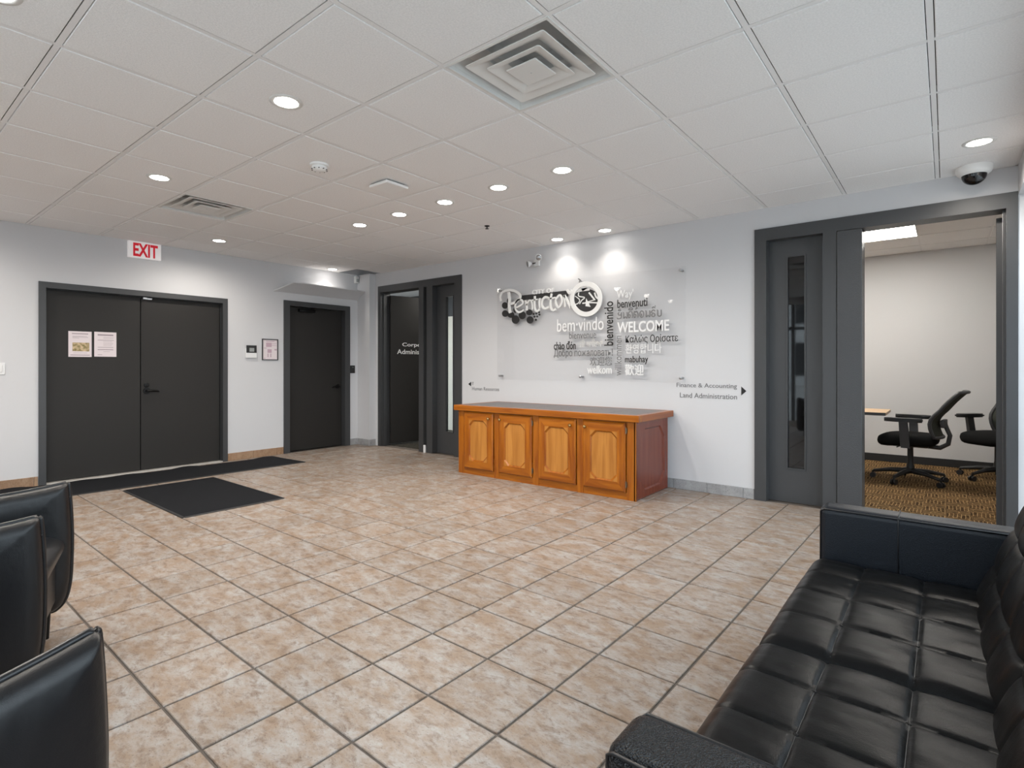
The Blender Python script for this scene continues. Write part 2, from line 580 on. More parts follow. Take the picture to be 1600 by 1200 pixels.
prepare_texts({
    'exit': ('EXIT', 0.03), 'corp': ('Corporate', 0.012), 'admin': ('Administration', 0.012),
    'it': ('IT', 0), 'hr': ('Human Resources', 0), 'fin': ('Finance & Accounting', 0.004), 'land': ('Land Administration', 0.004),
    'cityof': ('CITY OF', 0.02), 'bem': ('bem\u00b7vindo', 0.0), 'bienvenue': ('bienvenue', 0.006), 'chao': ('ch\u00e0o \u0111\u00f3n', 0.012),
    'punj': ('\u0a1c\u0a40 \u0a06\u0a07\u0a06\u0a02', 0.0), 'dobro': ('\u0414\u043e\u0431\u0440\u043e \u043f\u043e\u0436\u0430\u043b\u043e\u0432\u0430\u0442\u044c!', 0.01),
    'hz': ('\u6b22\u8fce\u60a8', 0.0), 'welkom': ('welkom', 0.01), 'bienvenido': ('bienvenido', 0.014), 'willkommen': ('willkommen', 0.0),
    'way': ("Way'", 0.0), 'benvenuti': ('benvenuti', 0.014), 'WELCOME': ('WELCOME', 0.016),
    'kalos': ('\u039a\u03b1\u03bb\u03ce\u03c2 \u039f\u03c1\u03af\u03c3\u03b1\u03c4\u03b5', 0.004), 'korean': ('\ud658\uc601\ud569\ub2c8\ub2e4', 0.0),
    'mabuhay': ('mabuhay', 0.012), 'trad': ('\u6b61\u8fce', 0.006),
})


def on_back(y):      # sheet facing the camera side (-y): u = x, v = z
    return lambda u, v, d: (u, y - d, v)


def on_left(x):      # sheet facing +x: u = y, v = z
    return lambda u, v, d: (x + d, u, v)


# ================================================================== the room
XL, XR, YB, YF, ZC = -7.25, 0.40, 5.40, -1.70, 2.675
XW = 0.65          # window plane of the right side
ZT = 2.90          # top of the shell

# ---- floor: grout bed with tiles set into it
fl = B().box(XL - 0.3, XW + 0.2, YF - 0.1, YB + 0.15, -0.12, -0.006).build('floor', 'grout')
tag(fl, 'lobby floor of mottled tan ceramic tiles with grey grout', 'floor', kind='structure')


def clip(poly, x0, x1, y0, y1):
    for ax, lim, sgn in ((0, x0, 1), (0, x1, -1), (1, y0, 1), (1, y1, -1)):
        out = []
        for i in range(len(poly)):
            a, b = poly[i - 1], poly[i]
            da, db = (a[ax] - lim) * sgn, (b[ax] - lim) * sgn
            if (da >= 0) != (db >= 0):
                t = da / (da - db)
                out.append((a[0] + (b[0] - a[0]) * t, a[1] + (b[1] - a[1]) * t))
            if db >= 0: out.append(b)
        poly = out
        if len(poly) < 3: return []
    return poly


TO, TU, TV = Vector((-1.855, 0.416)), Vector((0.0055, 0.3335)), Vector((0.3385, -0.0056))
GAP = 0.0100
fwd = Vector((-math.sin(math.radians(39.2)), math.cos(math.radians(39.2))))
rgt = Vector((fwd.y, -fwd.x))


def cam_px(x, y, z):
    d = x * fwd.x + y * fwd.y
    if d < 0.15: return None
    return (782.5 + 853.9 * (x * rgt.x + y * rgt.y) / d, 573.4 - 853.9 * (z - 1.225) / d, d)


cells = []
for i in range(-12, 20):
    for j in range(-20, 12):
        c = TO + TU * (i + 0.5) + TV * (j + 0.5)
        q = [c + TU * a + TV * b for a, b in ((-.5, -.5), (-.5, .5), (.5, .5), (.5, -.5))]
        # shrink by the joint
        q = [p + (c - p) * (GAP / 0.336) for p in q]
        full = all(XL < p.x < XW and YF < p.y < YB for p in q)
        poly = clip([(p.x, p.y) for p in q], XL + 0.002, XW - 0.002, YF + 0.002, YB - 0.002)
        if len(poly) < 3: continue
        ar = abs(sum(poly[k - 1][0] * poly[k][1] - poly[k][0] * poly[k - 1][1] for k in range(len(poly)))) / 2
        if ar < 0.002: continue
        s = cam_px(c.x, c.y, 0)
        size = 0
        if s and -60 < s[0] < 1660 and s[1] < 1330:
            size = ar / s[2] ** 3
        cells.append((size, full, c, poly))
cells.sort(key=lambda t: -t[0])


def tile_solid(b, poly, z0=-0.008, z1=0.0, ch=0.0025):
    n = len(poly)
    cx, cy = sum(p[0] for p in poly) / n, sum(p[1] for p in poly) / n
    ins = []
    for x, y in poly:
        d = math.hypot(cx - x, cy - y) or 1
        ins.append((x + (cx - x) / d * ch * 1.4, y + (cy - y) / d * ch * 1.4))
    vs = [(x, y, z0) for x, y in poly] + [(x, y, z1 - ch) for x, y in poly] + [(x, y, z1) for x, y in ins]
    fs = [tuple(range(2 * n, 3 * n))]
    for k in range(n):
        m = (k + 1) % n
        fs += [(k, m, n + m, n + k), (n + k, n + m, 2 * n + m, 2 * n + k)]
    b.faces(vs, fs)


tile_mesh = None
rest = B()
count = 0
for size, full, c, poly in cells:
    if size > 0 and count < 298:
        count += 1
        if full and tile_mesh is not None:
            o = bpy.data.objects.new('floor_tile', tile_mesh); COL.objects.link(o); o.parent = fl
        else:
            bb = B(); tile_solid(bb, [(x - c.x, y - c.y) for x, y in poly])
            o = bb.build('floor_tile', 'floor_tile', fl, local=True)
            if full: tile_mesh = o.data
        o.location = (c.x, c.y, random.uniform(-0.0006, 0.0006))
        if full: o.rotation_euler = (0, 0, random.choice((0, PI)))
    else:
        tile_solid(rest, poly)
o = rest.build('far_floor_tiles', 'floor_tile', fl)
o['kind'] = 'stuff'

# ---- walls
w = B()
for x0, x1, z0, z1 in ((XL - 0.25, -6.85, 0, ZT), (-5.085, -1.365, 0, ZT), (-6.85, -5.085, 2.44, ZT), (-1.365, 0.395, 2.455, ZT), (0.395, 1.45, 0, ZT)):
    w.box(x0, x1, YB, YB + 0.15, z0 - 0.006, z1)
tag(w.build('wall_back', 'wall_paint'), 'pale grey painted wall carrying the welcome sign', 'wall', kind='structure')
w = B()
for y0, y1, z0 in ((YF - 0.1, 1.36, 0), (3.25, 4.045, 0), (5.13, YB, 0), (1.36, 3.25, 2.09), (4.045, 5.13, 2.15)):
    w.box(XL - 0.2, XL, y0, y1, z0 - 0.006, ZT)
w.box(XL - .32, XL - .2, 1.2, 5.3, -.006, 2.3)  # unseen backing added to block light leaking round the doors
tag(w.build('wall_left', 'wall_paint'), 'pale grey painted wall with the charcoal double doors', 'wall', kind='structure')
w = B().box(XR, XW + 0.2, YF, YB, 2.465, ZT)
tag(w.build('wall_right', 'wall_paint'), 'pale grey header wall above the window bay behind the sofa', 'wall', kind='structure')
w = B().box(XL, XW + 0.2, YF - 0.12, YF, 2.60, ZT).box(XL - .2, -3.6, YF - 0.12, YF, -.006, 2.60)
tag(w.build('wall_front', 'wall_paint'), 'pale grey header wall above the entrance glazing', 'wall', kind='structure')
w = B().box(XL, -6.94, 5.285, YB, 0, ZC)
tag(w.build('trim_1', 'wall_paint'), 'pale grey boxed pilaster in the corner beside the left charcoal frame', 'pilaster', kind='structure')

# sloped white board above the single door
w = B().hexa([(XL, 3.887, 2.278), (XL, 5.283, 2.278), (-7.05, 5.283, 2.40), (-7.05, 4.085, 2.40)],
             [(XL, 3.887, 2.292), (XL, 5.283, 2.292), (-7.05, 5.283, 2.414), (-7.05, 4.085, 2.414)])
tag(center_origin(w.build('deflector_board', 'wall_paint'), (XL, 4.55, 2.278)), 'pale grey sloped board jutting from the wall above the single charcoal door', 'board')


# ---- tile baseboards: one tile per piece
def baseboard(name, runs, material, label):
    r = root(name, (0, 0, 0), 0, label, 'baseboard', kind='structure')
    for (ax, fixed, out, a, b) in runs:      # ax 'x': runs along x on plane y=fixed, sticking out by out
        p = a
        while p < b - 1e-4:
            q = min(b, p + 0.334)
            bb = B()
            e0, e1 = p + 0.0015, q - 0.0015
            lo, hi = sorted((fixed, fixed + out))
            if e1 - e0 > 0.01:
                if ax == 'x': bb.box(e0, e1, lo, hi, 0.0005, 0.098, 0.002, 1)
                else: bb.box(lo, hi, e0, e1, 0.0005, 0.098, 0.002, 1)
                bb.build('base_tile', material, r)
            p = q
    return r


baseboard('baseboard_left', [('y', XL, 0.011, 0.98, 1.348), ('y', XL, 0.011, 3.262, 4.035)], 'base_tile_warm_lit', 'row of ceramic base tiles, warm light put into their tan, beside the double doors')
baseboard('baseboard_corner', [('y', XL, 0.011, 5.14, 5.274), ('x', 5.285, -0.011, -7.238, -6.95), ('y', -6.94, 0.011, 5.274, 5.398)], 'base_tile_side_lit', 'short base tiles, side light put into their grey, wrapping the corner pilaster')
baseboard('baseboard_back', [('x', YB, -0.011, -5.07, -4.40), ('x', YB, -0.011, -2.475, -1.375)], 'base_tile_side_lit', 'row of ceramic base tiles, side light put into their grey, right of the oak cabinet')

# ---- ceiling: dark plenum, tiles lying in a metal grid
ce = B().box(XL - 0.2, XW + 0.2, YF - 0.1, YB + 0.15, ZT, ZT + 0.1).build('ceiling', 'plenum')
tag(ce, 'suspended ceiling of speckled white tiles in a metal grid', 'ceiling', kind='structure')
GX, GY, GS = -3.717, 1.258, 0.6105
gx = [GX + GS * i for i in range(-6, 8)]
gy = [GY + GS * j for j in range(-5, 8)]
holes = {(3, 1), (-3, 1), (-6, 6)}
ctile = None
for i in range(-6, 7):
    for j in range(-5, 7):
        if (i, j) in holes: continue
        x0, x1 = max(GX + GS * i, XL), min(GX + GS * (i + 1), XR)
        y0, y1 = max(GY + GS * j, YF), min(GY + GS * (j + 1), YB)
        if x1 - x0 < 0.03 or y1 - y0 < 0.03: continue
        full = abs(x1 - x0 - GS) < 1e-6 and abs(y1 - y0 - GS) < 1e-6
        cx, cy = (x0 + x1) / 2, (y0 + y1) / 2
        if full and ctile is not None:
            o = bpy.data.objects.new('ceiling_tile', ctile); COL.objects.link(o); o.parent = ce
        else:
            hx, hy = (x1 - x0) / 2 - 0.0155, (y1 - y0) / 2 - 0.0155
            bb = B()
            bb.hexa([(-hx + .003, -hy + .003, 0), (-hx + .003, hy - .003, 0), (hx - .003, hy - .003, 0), (hx - .003, -hy + .003, 0)],
                    [(-hx, -hy, .004), (-hx, hy, .004), (hx, hy, .004), (hx, -hy, .004)])
            bb.box(-hx, hx, -hy, hy, .004, .018)
            o = bb.build('ceiling_tile', 'ceiling_board', ce, local=True)
            if full: ctile = o.data
        o.location = (cx, cy, ZC + random.uniform(0, 0.0008))
        if full: o.rotation_euler = (0, 0, random.choice((0, PI / 2, PI, -PI / 2)))
for x in gx:
    if XL + 0.02 < x < XR - 0.02:
        B().box(x - .012, x + .012, YF, YB, ZC + .003, ZC + .008).box(x - .001, x + .001, YF, YB, ZC + .008, ZC + .04).build('grid_runner', 'grid_metal', ce)
tee = None
for y in gy:
    if not (YF + 0.02 < y < YB - 0.02): continue
    for i in range(-6, 7):
        x0, x1 = max(GX + GS * i, XL), min(GX + GS * (i + 1), XR)
        if x1 - x0 < 0.03: continue
        full = abs(x1 - x0 - GS) < 1e-6
        if full and tee is not None:
            o = bpy.data.objects.new('grid_tee', tee); COL.objects.link(o); o.parent = ce
        else:
            h = (x1 - x0) / 2 - .0125
            o = B().box(-h, h, -.012, .012, .0025, .0075).box(-h, h, -.001, .001, .0075, .04).build('grid_tee', 'grid_metal', ce, local=True)
            if full: tee = o.data
        o.location = ((x0 + x1) / 2, y, ZC)
wa = B()
wa.box(XL + .0005, XL + .02, YF, 5.284, ZC + .001, ZC + .003).box(-6.93, XR, YB - .02, YB - .0005, ZC + .001, ZC + .003).box(XR - .02, XR - .0005, YF, YB, ZC + .001, ZC + .003)
wa.build('wall_angle', 'grid_metal', ce)


# ================================================================== doors and glazed screens
def lever(parent, place, name='lever_handle', rose=True):
    """black lever set; place(u, v, d): u to the right along the door, v up, d out of it"""
    b = B()
    def disc(u, v, r, d0, d1):
        n = 16
        vs = [place(u + r * math.cos(2 * PI * k / n), v + r * math.sin(2 * PI * k / n), d) for d in (d0, d1) for k in range(n)]
        b.faces(vs, [tuple(range(n)), tuple(range(n, 2 * n))] + [(k, (k + 1) % n, n + (k + 1) % n, n + k) for k in range(n)])
    disc(0, 0, .036, 0, .012)
    disc(0, 0, .012, .012, .05)
    b.tube([place(-.008, 0, .05), place(.05, .002, .052), place(.105, -.006, .048), place(.118, -.012, .046)], [.014, .0135, .012, .010])
    return b.build(name, 'black_metal', parent, smooth=True, angle=40)


# ---- double doors on the left wall
d1 = root('door_1', (XL, 2.305, 0), 0, 'charcoal double doors in a charcoal frame under the exit sign', 'door', kind='structure')
b = B()
b.box(XL - .16, XL + .018, 1.352, 1.412, 0, 2.11).box(XL - .16, XL + .018, 3.198, 3.259, 0, 2.11).box(XL - .16, XL + .018, 1.412, 3.198, 2.048, 2.11)
b.box(XL - .10, XL - .055, 1.412, 1.425, 0, 2.048).box(XL - .10, XL - .055, 3.185, 3.198, 0, 2.048).box(XL - .10, XL - .055, 1.425, 3.185, 2.036, 2.048)
b.build('frame', 'charcoal', d1)
B().box(XL - .14, XL + .02, 1.413, 3.197, -.005, .014, .003, 1).build('threshold', 'aluminium', d1)['label'] = 'pale metal threshold strip'
xd = XL - .055
lf = B().box(xd - .045, xd, 1.415, 2.287, .018, 2.045, .002, 1).build('door_leaf', 'charcoal_door', d1)
rf = B().box(xd - .045, xd, 2.295, 3.195, .018, 2.045, .002, 1).build('door_leaf', 'charcoal_door', d1)
lever(rf, lambda u, v, d: (xd + d, 2.352 + u, .945 + v))
b = B()
b.lathe([(.027, 0), (.027, .010), (.013, .012), (.013, .016)], (xd, 2.352, 1.012), 'x', 16)
b.build('deadbolt', 'black_metal', rf, smooth=True, angle=40)
b = B().box(xd, xd + .03, 2.305, 2.40, 2.018, 2.034).box(xd + .01, xd + .05, 2.30, 2.34, 2.022, 2.036)
b.build('coordinator', 'steel', d1)['label'] = 'metal bracket over the meeting edge'

# ---- single door on the left wall
d2 = root('door_2', (XL, 4.59, 0), 0, 'charcoal single door with black closer on the left wall', 'door', kind='structure')
b = B()
b.box(XL - .16, XL + .02, 4.038, 4.125, 0, 2.17).box(XL - .16, XL + .02, 5.045, 5.137, 0, 2.17).box(XL - .16, XL + .02, 4.125, 5.045, 2.098, 2.17)
b.build('frame', 'charcoal', d2)
xs = XL - .07
l2 = B().box(xs - .045, xs, 4.13, 5.04, .01, 2.094, .002, 1).build('door_leaf', 'charcoal_door', d2)
lever(l2, lambda u, v, d: (xs + d, 4.965 - u, .925 + v))
b = B().box(xs, xs + .05, 4.30, 4.56, 2.03, 2.075, .006, 2)
b.tube([(xs + .055, 4.46, 2.075), (xs + .12, 4.62, 2.084)], .008)
b.tube([(xs + .12, 4.62, 2.084), (xs + .05, 4.82, 2.088)], .008)
b.build('closer', 'black_metal', l2, smooth=True, angle=40)


# ---- charcoal screens on the sign wall
def screen_lite(parent, x0, x1, z0, z1, y, glass):
    b = B()
    for a in ((x0 - .012, x0, z0 - .012, z1 + .012), (x1, x1 + .012, z0 - .012, z1 + .012), (x0, x1, z0 - .012, z0), (x0, x1, z1, z1 + .012)):
        b.box(a[0], a[1], y - .008, y + .004, a[2], a[3])
    b.build('glazing_bead', 'charcoal', parent)
    B().box(x0 - .004, x1 + .004, y + .018, y + .024, z0 - .004, z1 + .004).build('pane', glass, parent)


def panel_with_hole(name, x0, x1, z0, z1, hx0, hx1, hz0, hz1, y0, y1, parent):
    b = B()
    b.box(x0, hx0, y0, y1, z0, z1).box(hx1, x1, y0, y1, z0, z1).box(hx0, hx1, y0, y1, z0, hz0).box(hx0, hx1, y0, y1, hz1, z1)
    return b.build(name, 'charcoal', parent)


d3 = root('door_3', (-5.97, YB, 0), 0, 'left charcoal door screen standing open beside the oak cabinet', 'door', kind='structure')
b = B()
yF0, yF1 = YB - .02, YB + .17
b.box(-6.856, -6.79, yF0, yF1, 0, 2.475).box(-5.212, -5.08, yF0, yF1, 0, 2.475).box(-6.79, -5.212, yF0, yF1, 2.375, 2.475)
b.box(-6.79, -6.775, YB + .03, YB + .09, 0, 2.375)
b.box(-5.92, -5.825, yF0, yF1, 0, 2.375).box(-5.825, -5.758, YB + .05, yF1, 0, 2.375).box(-5.758, -5.64, yF0, yF1, 0, 2.375)
b.build('frame', 'charcoal', d3)
sp = panel_with_hole('side_panel', -5.64, -5.212, .004, 2.375, -5.462, -5.327, .318, 2.212, YB + .08, YB + .12, d3)
screen_lite(sp, -5.462, -5.327, .318, 2.212, YB + .08, 'clear_glass')
ang = math.atan2(.49, .12)
hx, hy = -6.765, YB + .14
ld = root('door_leaf', (hx, hy, 0), ang)
ld.parent = d3
ld.location = (hx + 5.97, hy - YB, 0)
for k in ('label', 'category'):
    if k in ld: del ld[k]
WM[ld.name] = Matrix.Translation((hx, hy, 0)) @ Matrix.Rotation(ang, 4, 'Z')
B().box(0.005, .90, -.0225, .0225, .03, 2.345, .002, 1).build('leaf', 'charcoal_door', ld, local=True)
b = B()
at = lambda u, v, d: (u, -.0226 - d, v)
text_into(b, 'corp', (.205, .745, 1.535, 1.612), at, .002)
b.build('lettering', 'letter_white', ld, local=True)['label'] = 'white lettering Corporate'
b = B()
text_into(b, 'admin', (.115, .835, 1.43, 1.505), at, .002)
b.build('lettering', 'letter_white', ld, local=True)['label'] = 'white lettering Administration'
for z in (.25, 1.2, 2.15): B().tube([(-.004, -.026, z - .05), (-.004, -.026, z + .05)], .007).build('hinge', 'black_metal', ld, smooth=True, local=True, angle=40)

d4 = root('door_4', (-.485, YB, 0), 0, 'right charcoal door screen standing open to the office', 'door', kind='structure')
b = B()
b.box(-1.372, -1.272, yF0, yF1, 0, 2.487).box(.335, .399, yF0, yF1, 0, 2.487).box(-1.272, .335, yF0, yF1, 2.375, 2.487)
b.box(-.824, -.722, yF0, yF1, 0, 2.375)
b.box(.320, .335, YB + .03, YB + .09, 0, 2.375)
b.build('frame', 'charcoal', d4)
B().box(-.718, -.54, YB - .03, yF1, 0, 2.37, .003, 1).build('post', 'charcoal_textured', d4)['label'] = 'textured charcoal post'
sp = panel_with_hole('side_panel', -1.272, -.824, .004, 2.375, -1.114, -.98, .313, 2.218, YB + .08, YB + .12, d4)
screen_lite(sp, -1.114, -.98, .313, 2.218, YB + .08, 'dark_tint_glass')
a2 = math.radians(87.0)
hx2, hy2 = .312, YB + .15
ld2 = root('door_leaf', (hx2, hy2, 0), a2)
ld2.parent = d4
ld2.location = (hx2 + .485, hy2 - YB, 0)
WM[ld2.name] = Matrix.Translation((hx2, hy2, 0)) @ Matrix.Rotation(a2, 4, 'Z')
B().box(.005, .86, -.0225, .0225, .012, 2.345, .002, 1).build('leaf', 'charcoal', ld2, local=True)
for z in (.28, .55, 1.42, 2.1): B().box(-.012, .012, -.035, -.020, z - .06, z + .06).build('hinge', 'charcoal', ld2, local=True)

ds = B().box(-5.80, -5.765, YB - .045, YB - .022, 0, .11, .003, 1)
tag(center_origin(ds.build('door_stop', 'white_plastic'), (-5.78, YB - .03, 0)), 'small white door stop at the foot of the left charcoal screen', 'door stop')


# ---- entrance glazing behind the camera and the window bay behind the sofa
def storefront(name, label, horizontal, a0, a1, z0, z1, fixed, n, rail):
    r = root(name, (0, 0, 0), 0, label, 'window', kind='structure')
    def bx(u0, u1, zz0, zz1, t, nm, m):
        bb = B()
        if horizontal: bb.box(u0, u1, fixed - t / 2, fixed + t / 2, zz0, zz1)
        else: bb.box(fixed - t / 2, fixed + t / 2, u0, u1, zz0, zz1)
        bb.build(nm, m, r)
    bx(a0, a1, z0, z0 + .10, .11, 'sill', 'white_enamel')
    bx(a0, a1, z1 - .07, z1, .10, 'head', 'white_enamel')
    w_ = (a1 - a0) / n
    for k in range(n + 1):
        u = a0 + w_ * k
        u0, u1 = max(a0, u - .03), min(a1, u + .03)
        bx(u0, u1, z0 + .10, z1 - .07, .10, 'mullion', 'grey_plastic')
    for k in range(n):
        u0, u1 = a0 + w_ * k + .03, a0 + w_ * (k + 1) - .03
        bx(u0, u1, rail, rail + .06, .08, 'rail', 'grey_plastic')
        bx(u0, u1, z0 + .10, rail, .008, 'pane', 'clear_glass')
        bx(u0, u1, rail + .06, z1 - .07, .008, 'pane', 'clear_glass')


storefront('window_1', 'full height glazed entrance screen facing the sign wall', True, -3.6, XW + .2, 0, 2.60, YF - .06, 4, 2.0)
storefront('window_2', 'glazed window bay along the wall behind the sofa', False, YF, YB - .005, 0, 2.465, XW + .06, 6, .75)
gr = B().box(-60, 60, -70, 40, -.3, -.14).build('ground', 'paving')
tag(gr, 'unseen paving outside the building, made pale to bounce light indoors', 'ground', kind='structure')

bd = root('building', (-8.5, -34, 0), 0, 'plain pale building across the street, mirrored in the dark glass of the right screen', 'building', kind='structure')
B().box(-15, -3, -42, -34, -.14, 9).build('facade', 'white_paint', bd)
for k in range(6):
    for z in (.6, 4.4):
        B().box(-14.6 + 1.95 * k, -13.2 + 1.95 * k, -34, -33.93, z, z + 2.4).build('window', 'dark_tint_glass', bd)

# ---- office seen through the open right door
OX0, OX1, OY0, OY1 = -3.3, 1.35, YB + .15, 8.66
b = B().box(OX0, OX1, OY0, OY1 + .1, -.1, .0)
tag(b.build('floor_office', 'office_carpet'), 'office floor with brown and gold patterned carpet', 'floor', kind='structure')
b = B().box(OX0 - .1, OX1 + .1, OY1, OY1 + .1, -.1, ZT)
tag(b.build('wall_office_back', 'office_paint'), 'light grey rear wall of the office behind the task chairs', 'wall', kind='structure')
b = B().box(OX0 - .1, OX0, OY0, OY1, -.1, ZT)
tag(b.build('wall_office_left', 'office_paint'), 'light grey left side wall of the office', 'wall', kind='structure')
b = B().box(OX1, OX1 + .1, OY0, OY1, -.1, ZT)
tag(b.build('wall_office_right', 'office_paint'), 'light grey right side wall of the office', 'wall', kind='structure')
b = B().box(OX0, OX1, OY1 - .008, OY1 - .0005, .0005, .095)
tag(b.build('baseboard_office', 'rubber'), 'black rubber baseboard along the office rear wall', 'baseboard', kind='structure')
oc = B().box(OX0, OX1, OY0, OY1, ZC + .03, ZT).build('ceiling_office', 'plenum')
tag(oc, 'office ceiling of white tiles around a light panel', 'ceiling', kind='structure')
oxs = [OX0 + .06, -2.683, -2.073, -1.463, -.853, -.243, .367, .977, OX1]
oys = [OY0, 6.36, 6.97, 7.58, 8.19, OY1]
oxs[0] = OX0
for x0, x1 in zip(oxs, oxs[1:]):
    for y0, y1 in zip(oys, oys[1:]):
        if abs(x0 + .853) < .01 and abs(y0 - 6.97) < .01: continue
        B().box(x0 + .010, x1 - .010, y0 + .010, y1 - .010, ZC, ZC + .014).build('ceiling_tile', 'ceiling_board', oc)
for x in oxs[1:-1]: B().box(x - .011, x + .011, OY0, OY1, ZC + .005, ZC + .012).build('grid_runner', 'grid_metal', oc)
for y in oys[1:-1]: B().box(OX0, OX1, y - .011, y + .011, ZC + .0045, ZC + .0115).build('grid_runner', 'grid_metal', oc)
lp = root('ceiling_light', (-.548, 7.275, ZC), 0, 'lit rectangular light panel in the office ceiling', 'light')
B().box(-.843, -.253, 6.98, 7.57, ZC - .004, ZC - .001).build('diffuser', 'panel_lens', lp)
b = B()
for a in ((-.852, -.843, 6.971, 7.579), (-.253, -.244, 6.971, 7.579), (-.843, -.253, 6.971, 6.98), (-.843, -.253, 7.57, 7.579)): b.box(*a, ZC - .007, ZC + .02)
b.build('frame', 'white_enamel', lp)
lp2 = copy_tree(lp)
lp2.location = (-2.378, 7.275, ZC)
lp2['label'] = 'second light panel further left in the office ceiling, hidden by the wall'

# ---- corridor seen through the open left door
CX0, CX1, CY1 = -8.8, -4.5, 7.6
b = B().box(CX0, CX1, OY0, CY1 + .1, -.1, 0)
tag(b.build('floor_corridor', 'dark_carpet'), 'dark patterned carpet in the corridor behind the left screen', 'floor', kind='structure')
b = B().box(CX0, -7.95, CY1, CY1 + .1, -.1, ZT).box(-7.95, -7.01, CY1, CY1 + .1, 2.2, ZT).box(-7.01, CX1, CY1, CY1 + .1, -.1, ZT).box(-7.95, -7.01, CY1 + .09, CY1 + .1, -.1, 2.2)
tag(b.build('wall_corridor_back', 'charcoal'), 'charcoal rear wall of the corridor', 'wall', kind='structure')
b = B().box(CX0 - .1, CX0, OY0, CY1, -.1, ZT).box(CX1, CX1 + .1, OY0, CY1, -.1, ZT)
tag(b.build('wall_corridor_side', 'white_paint'), 'white side walls of the corridor', 'wall', kind='structure')
b = B().box(CX0, CX1, OY0, CY1, ZC, ZT)
tag(b.build('ceiling_corridor', 'white_paint'), 'plain white corridor ceiling', 'ceiling', kind='structure')
d5 = root('door_5', (-7.48, CY1, 0), 0, 'cream door at the back of the corridor', 'door', kind='structure')
B().box(-7.90, -7.06, CY1 - .03, CY1 + .02, .005, 2.15).build('door_leaf', 'cream_paint', d5)
b = B().box(-7.95, -7.90, CY1 - .04, CY1 + .08, 0, 2.2).box(-7.06, -7.01, CY1 - .04, CY1 + .08, 0, 2.2).box(-7.90, -7.06, CY1 - .04, CY1 + .08, 2.15, 2.2)
b.build('frame', 'cream_paint', d5)
lever(d5, lambda u, v, d: (-7.14 - u, CY1 - .03 - d, 1.0 + v))
lp3 = copy_tree(lp)  # unseen lamp added to brighten the dark corridor
lp3.location = (-6.2, 6.6, ZC - .002)
lp3['label'] = 'added unseen light panel in the corridor ceiling behind the left charcoal screen'


# ================================================================== ceiling fittings
def spot_of(parent, watts, size, blend, loc):
    l = bpy.data.lights.new('lamp', 'SPOT')
    l.energy = watts
    l.spot_size = math.radians(size)
    l.spot_blend = blend
    l.shadow_soft_size = 0.045
    l.color = (1.0, 0.93, 0.84)
    o = bpy.data.objects.new('lamp', l)
    COL.objects.link(o)
    o.parent = parent
    o.location = loc
    return o


DL = [(-2.80, 1.575, 'large', 'recessed round downlight nearest the big square air vent on its left'),
      (-4.67, 1.59, 'large', 'recessed round downlight in front of the smaller air vent'),
      (-6.475, 2.82, 'large', 'recessed round downlight above the double doors, right of the exit sign'),
      (-4.645, 3.415, 'row', 'leftmost downlight of the row of five across the ceiling'),
      (-4.03, 3.415, 'row', 'second downlight from the left in the row of five'),
      (-3.42, 3.415, 'row', 'middle downlight of the row of five, behind the square access point'),
      (-2.805, 3.41, 'row', 'fourth downlight from the left in the row of five'),
      (-2.193, 3.405, 'row', 'rightmost and largest looking downlight of the row of five'),
      (-3.426, 5.215, 'wash', 'left downlight of the pair washing the wall above the sign'),
      (-2.811, 5.195, 'wash', 'right downlight of the pair washing the wall above the sign'),
      (-7.06, 4.705, 'wash', 'downlight close to the left wall above the sloped board'),
      (0.163, 4.68, 'large', 'downlight beside the dome camera near the right wall'),
      (-2.845, 0.395, 'large', 'downlight at the top left edge of the picture'),
      (-4.65, 0.36, 'large', 'added unseen downlight behind the view, over the armchairs'),  # from here on: unseen lamps added to brighten the left side
      (-6.475, 0.36, 'large', 'added unseen downlight behind the view, in the corner by the light switch'),
      (-4.65, -0.86, 'large', 'added unseen downlight behind the view, third row from the sign wall'),
      (-6.475, -0.86, 'large', 'added unseen downlight behind the view, in the left front corner')]
proto = None
for x, y, kind, label in DL:
    if proto is None:
        t = root('downlight', (x, y, ZC), 0, label, 'downlight', 'recessed ceiling downlights')
        B().lathe([(.062, .0), (.062, -.004), (.072, -.005), (.086, -.003), (.088, .0)], (0, 0, 0), 'z', 32, False, False).build('trim_ring', 'white_enamel', t, smooth=True, local=True)
        B().lathe([(.0615, .0), (.061, -.003), (.045, -.006), (.02, -.0075)], (0, 0, 0), 'z', 32, False, True).build('lens', 'lens', t, smooth=True, local=True)
        proto = t
    else:
        t = copy_tree(proto)
        for ch in list(t.children):
            if ch.type == 'LIGHT':
                bpy.data.objects.remove(ch)
        t.location = (x, y, ZC)
        t['label'] = label
    if kind == 'wash':
        spot_of(t, WALLWASH_W, 118, 0.8, (0, 0, -.02))
    else:
        spot_of(t, SPOT_W, 172, 0.7, (0, 0, -.02))


# ---- air vents: pan with nested square louvres
def louvre(b, w, z, rise, inset):
    """square ring: rounded lower lip of half-width w, plate sloping inward and up"""
    def sq(h, zz, r=.012, n=4):
        out = []
        for sx, sy, a0 in ((1, 1, 0), (-1, 1, PI / 2), (-1, -1, PI), (1, -1, 1.5 * PI)):
            for k in range(n):
                a = a0 + PI / 2 * k / (n - 1)
                out.append((sx * (h - r) + r * math.cos(a), sy * (h - r) + r * math.sin(a), zz))
        return out
    rings = [sq(w - .003, z + .006), sq(w, z + .003), sq(w - .002, z), sq(w - .03, z + .004), sq(w - inset, z + rise), sq(w - inset, z + rise + .02), sq(w - inset + .003, z + rise + .02), sq(w - .03, z + .008), sq(w - .003, z + .006)]
    n = len(rings[0])
    V = [[b.bm.verts.new(p) for p in r] for r in rings]
    for A, C in zip(V, V[1:]):
        for k in range(n):
            b.bm.faces.new((A[k], A[(k + 1) % n], C[(k + 1) % n], C[k]))


